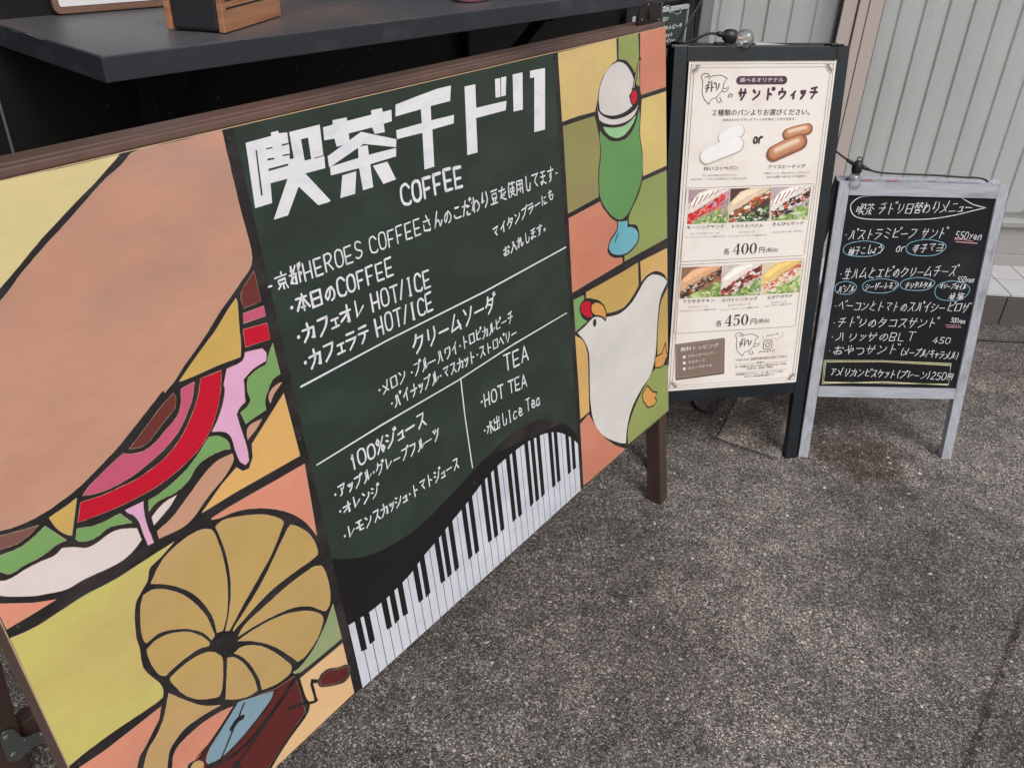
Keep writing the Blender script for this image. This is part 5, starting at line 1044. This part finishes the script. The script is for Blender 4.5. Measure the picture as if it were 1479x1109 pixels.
cl('・パストラミビーフ サンド', (305, 520), (965, 512), 66); cl('550yen', (1025, 512), (1200, 524), 46); ar.line([(1025, 520), (1080, 522), (1145, 532)], .0018, chr_, 1, NF); ar.line([(1035, 535), (1172, 546)], .0028, chr_, 1, NF)
oval(435, 582, 133, 50); cl('柚子こしょう', (332, 622), (555, 606), 52); cl('or', (640, 602), (705, 600), 56); oval(840, 575, 130, 53); cl('辛子マヨ', (740, 606), (950, 596), 54)
cl('・生ハムとエビのクリームチーズ', (272, 775), (1035, 756), 66); cl('550yen', (1040, 796), (1150, 802), 36, wd=.0016)
oval(320, 835, 70, 42); cl('バジル', (262, 866), (378, 860), 42); oval(545, 822, 118, 46); cl('シーザーレモン', (440, 848), (655, 840), 42); oval(785, 810, 112, 42); cl('チリタルタル', (700, 838), (878, 830), 38, wd=.0017); oval(1010, 855, 114, 64); cl('オリーブオイル', (922, 838), (1098, 846), 34, wd=.0016); cl('岩塩', (982, 907), (1082, 908), 44)
cl('・ベーコンとトマトのスパイシーピロザ', (238, 978), (1115, 992), 60); cl('500yen', (1000, 1056), (1092, 1066), 30, wd=.0014); ar.line([(968, 1075), (1065, 1078)], .0016, chr_, 1, NF); ar.line([(975, 1088), (1070, 1090)], .002, chr_, 1, NF)
cl('・チドリのタコスサンド', (225, 1088), (910, 1090), 60)
cl('・ハリッサのBLT', (212, 188), (768, 190), 54, OF); cl('450', (880, 205), (1000, 206), 38, OF); cl('・おやつサンド', (195, 280), (655, 272), 58, OF); cl('(メープル/キャラメル)', (668, 282), (1048, 312), 48, OF, .0017)
for dx in (0, 9): ar.line([(182 + dx, 316 + dx), (560, 318 + dx * .8), (1005 - dx * .4, 338 + dx * 1.2), (985 + dx * .5, 476 - dx * .6), (560, 455 + dx), (168 + dx, 466 - dx), (182 + dx, 316 + dx)], .0019, chy, 1, OF, smooth=False, jit=.3)
cl('アメリカンビスケット(プレーン)250円', (212, 412), (1012, 446), 50, OF)
ar.build('chalk_writing', bb_)
# pink paper scraps stuck under the lid
scrapm = mat('pinkish_scrap', rgb(180, 130, 124, .8), rough=.7, var=.2, vscale=40)
for a0, a1 in ((.055, .10), (.125, .17)):
    b = MB(); P0_ = cp.p3((a0, -.0012), -.004); b.face([P0_, P0_ + cp.u * (a1 - a0), P0_ + cp.u * (a1 - a0) * .7 - cp.n * .016 + np.array([0, 0, .0035]), P0_ + cp.u * .004 - cp.n * .012 + np.array([0, 0, .002])], scrapm)
    b.build('paper_scrap', None, label='small faded pink paper scrap on the chalkboard top, %s' % ('nearer the bulb socket' if a0 < .1 else 'nearer the middle of the top'), cat='paper scrap', group='paper scraps on the chalkboard top')

# ================================================================== STRING LIGHT
sl = thing('string_light', tuple(pp.p3((.1, -.02), -.01)), 'black cable with bulb sockets running over the poster stand and chalkboard tops', 'string light')
gls = bpy.data.materials.new('bulb_glass'); gls.use_nodes = True; N = gls.node_tree.nodes; L = gls.node_tree.links
for n in list(N): N.remove(n)
o_ = N.new('ShaderNodeOutputMaterial'); tr = N.new('ShaderNodeBsdfTransparent'); tr.inputs[0].default_value = (.93, .93, .93, 1); gl = N.new('ShaderNodeBsdfGlossy'); gl.inputs['Roughness'].default_value = .03; lw_ = N.new('ShaderNodeLayerWeight'); lw_.inputs[0].default_value = .35
mx = N.new('ShaderNodeMixShader'); L.new(lw_.outputs['Facing'], mx.inputs[0]); L.new(tr.outputs[0], mx.inputs[1]); L.new(gl.outputs[0], mx.inputs[2]); L.new(mx.outputs[0], o_.inputs[0])
rub = mat('black_rubber', (.016, .016, .017, 1), rough=.4, var=.1); brass = mat('filament_copper', rgb(236, 196, 176), rough=.3, metal=.7); collar = mat('grey_collar', rgb(120, 122, 124, .8), rough=.4)
def tier(base, d, prof, m, name, parent, seg=18):
    P = [base + d * z for z, r in prof]; b = MB(); b.tube(P, [max(r, 1e-4) for z, r in prof], m, seg); return b.build(name, parent, smooth=True)
TB = Plane(pp.p3((0, 0), -.004), pp.u, (0, 0, -1)); Fb = (880, 0, 7.395)
def tb(x, y, k=0.0): return TB.p3(TB.at(x, y, Fb), k)
sA, sB = tb(1215, 375), tb(1300, 392); dd = (sB - sA) / np.linalg.norm(sB - sA)
so_ = tier(sA, dd, [(-.016, .004), (-.012, .006), (0, .0065), (.004, .012), (.012, .0155), (.026, .0165), (.030, .015)], rub, 'socket', sl)
tier(sA, dd, [(.030, .0135), (.033, .0135)], collar, 'collar', so_); bulb = tier(sA, dd, [(.033, .011), (.038, .013), (.046, .019), (.054, .0225), (.062, .023), (.070, .019), (.075, .012), (.077, .001)], gls, 'bulb', sl)
b = MB(); b.tube([sA + dd * .034, sA + dd * .050], .0028, brass, 8); b.tube(catmull([sA + dd * .05, sA + dd * .056 + np.array([0, 0, .006]), sA + dd * .066, sA + dd * .056 - np.array([0, 0, .006]), sA + dd * .05], False, 4, 200), .0007, brass, 6); b.build('filament', bulb)
b = MB(); b.box(tb(1130, 485, .004), TB.u * .028, np.array([0, 0, .006]), -TB.n * .014, rub); b.build('socket_clip', so_, bevel=.001)
b = MB(); b.tube(catmull([tb(1150, 362), tb(1060, 365, -.002), tb(960, 410, -.004), tb(860, 452, -.006), tb(790, 482, -.012), tb(740, 500, -.05), tb(720, 620, -.06)], False, 6, 200), .0032, cordm, 8); b.build('cable', sl, smooth=True)
TC = Plane(cp.p3((0, 0), -.012), cp.u, (0, 0, -1)); Fc = (1200, 0, 3.695)
def tcp(x, y, k=0.0): return TC.p3(TC.at(x, y, Fc), k)
dd2 = tcp(128, 935) - tcp(150, 860); dd2 /= np.linalg.norm(dd2)
so2 = tier(tcp(148, 872), dd2, [(-.006, .008), (0, .012), (.008, .0135), (.018, .0135), (.024, .012)], rub, 'socket', sl)
tier(tcp(148, 872), dd2, [(.024, .011), (.028, .011)], collar, 'collar', so2)
tier(tcp(148, 872), dd2, [(.028, .010), (.034, .0135), (.044, .020), (.054, .0225), (.063, .019), (.07, .008)], gls, 'bulb', sl)
b = MB(); ring = [tcp(155, 852) + TC.u * .0065 * math.cos(t) + np.array([0, 0, .0065 * math.sin(t)]) for t in np.linspace(0, 2 * math.pi, 15)]; b.tube(ring, .0016, rub, 6); b.build('hanging_loop', so2, smooth=True)
b = MB(); b.tube([tcp(140, 888), tcp(100, 862), tcp(85, 852)], [.006, .005, .0035], rub, 8); b.tube([tcp(165, 890), tcp(190, 900), tcp(205, 908)], [.006, .005, .0035], rub, 8); b.build('strain_relief', so2, smooth=True)
b = MB(); b.tube(catmull([tcp(205, 908), tcp(270, 924, -.002), tcp(400, 933, -.004), tcp(560, 940, -.006), tcp(700, 950, -.006), tcp(790, 954, -.006), tcp(825, 962, -.004), tcp(842, 974, -.003)], False, 6, 200), .0027, cordm, 8); b.build('cable', sl, smooth=True)
b = MB(); b.tube(catmull([tcp(85, 852), tcp(55, 830, -.01), tcp(28, 808, -.02), tcp(-10, 780, -.05), tcp(-80, 730, -.09)], False, 5, 200), .0027, cordm, 8); b.build('cable', sl, smooth=True)
# ground cable
b = MB(); b.tube(catmull([ground_at(1330, 485, .006), ground_at(1400, 489, .006), ground_at(1440, 492, .006), ground_at(1485, 494, .006), ground_at(1700, 500, .006)], False, 6, 200), .0055, cordm, 8); b.build('ground_cable', None, smooth=True, label='black cable lying on the asphalt in front of the tiled step', cat='cable')
b = MB(); b.tube(catmull([ground_at(1000, 578, .004), ground_at(1008, 590, .004), ground_at(1024, 594, .004), ground_at(1038, 586, .004), ground_at(1045, 574, .004), ground_at(1090, 560, .004), ground_at(1120, 556, .004)], False, 6, 200), .005, cordm, 8); b.build('looped_cable', None, smooth=True, label='loop of black cable on the asphalt behind the poster stand', cat='cable')
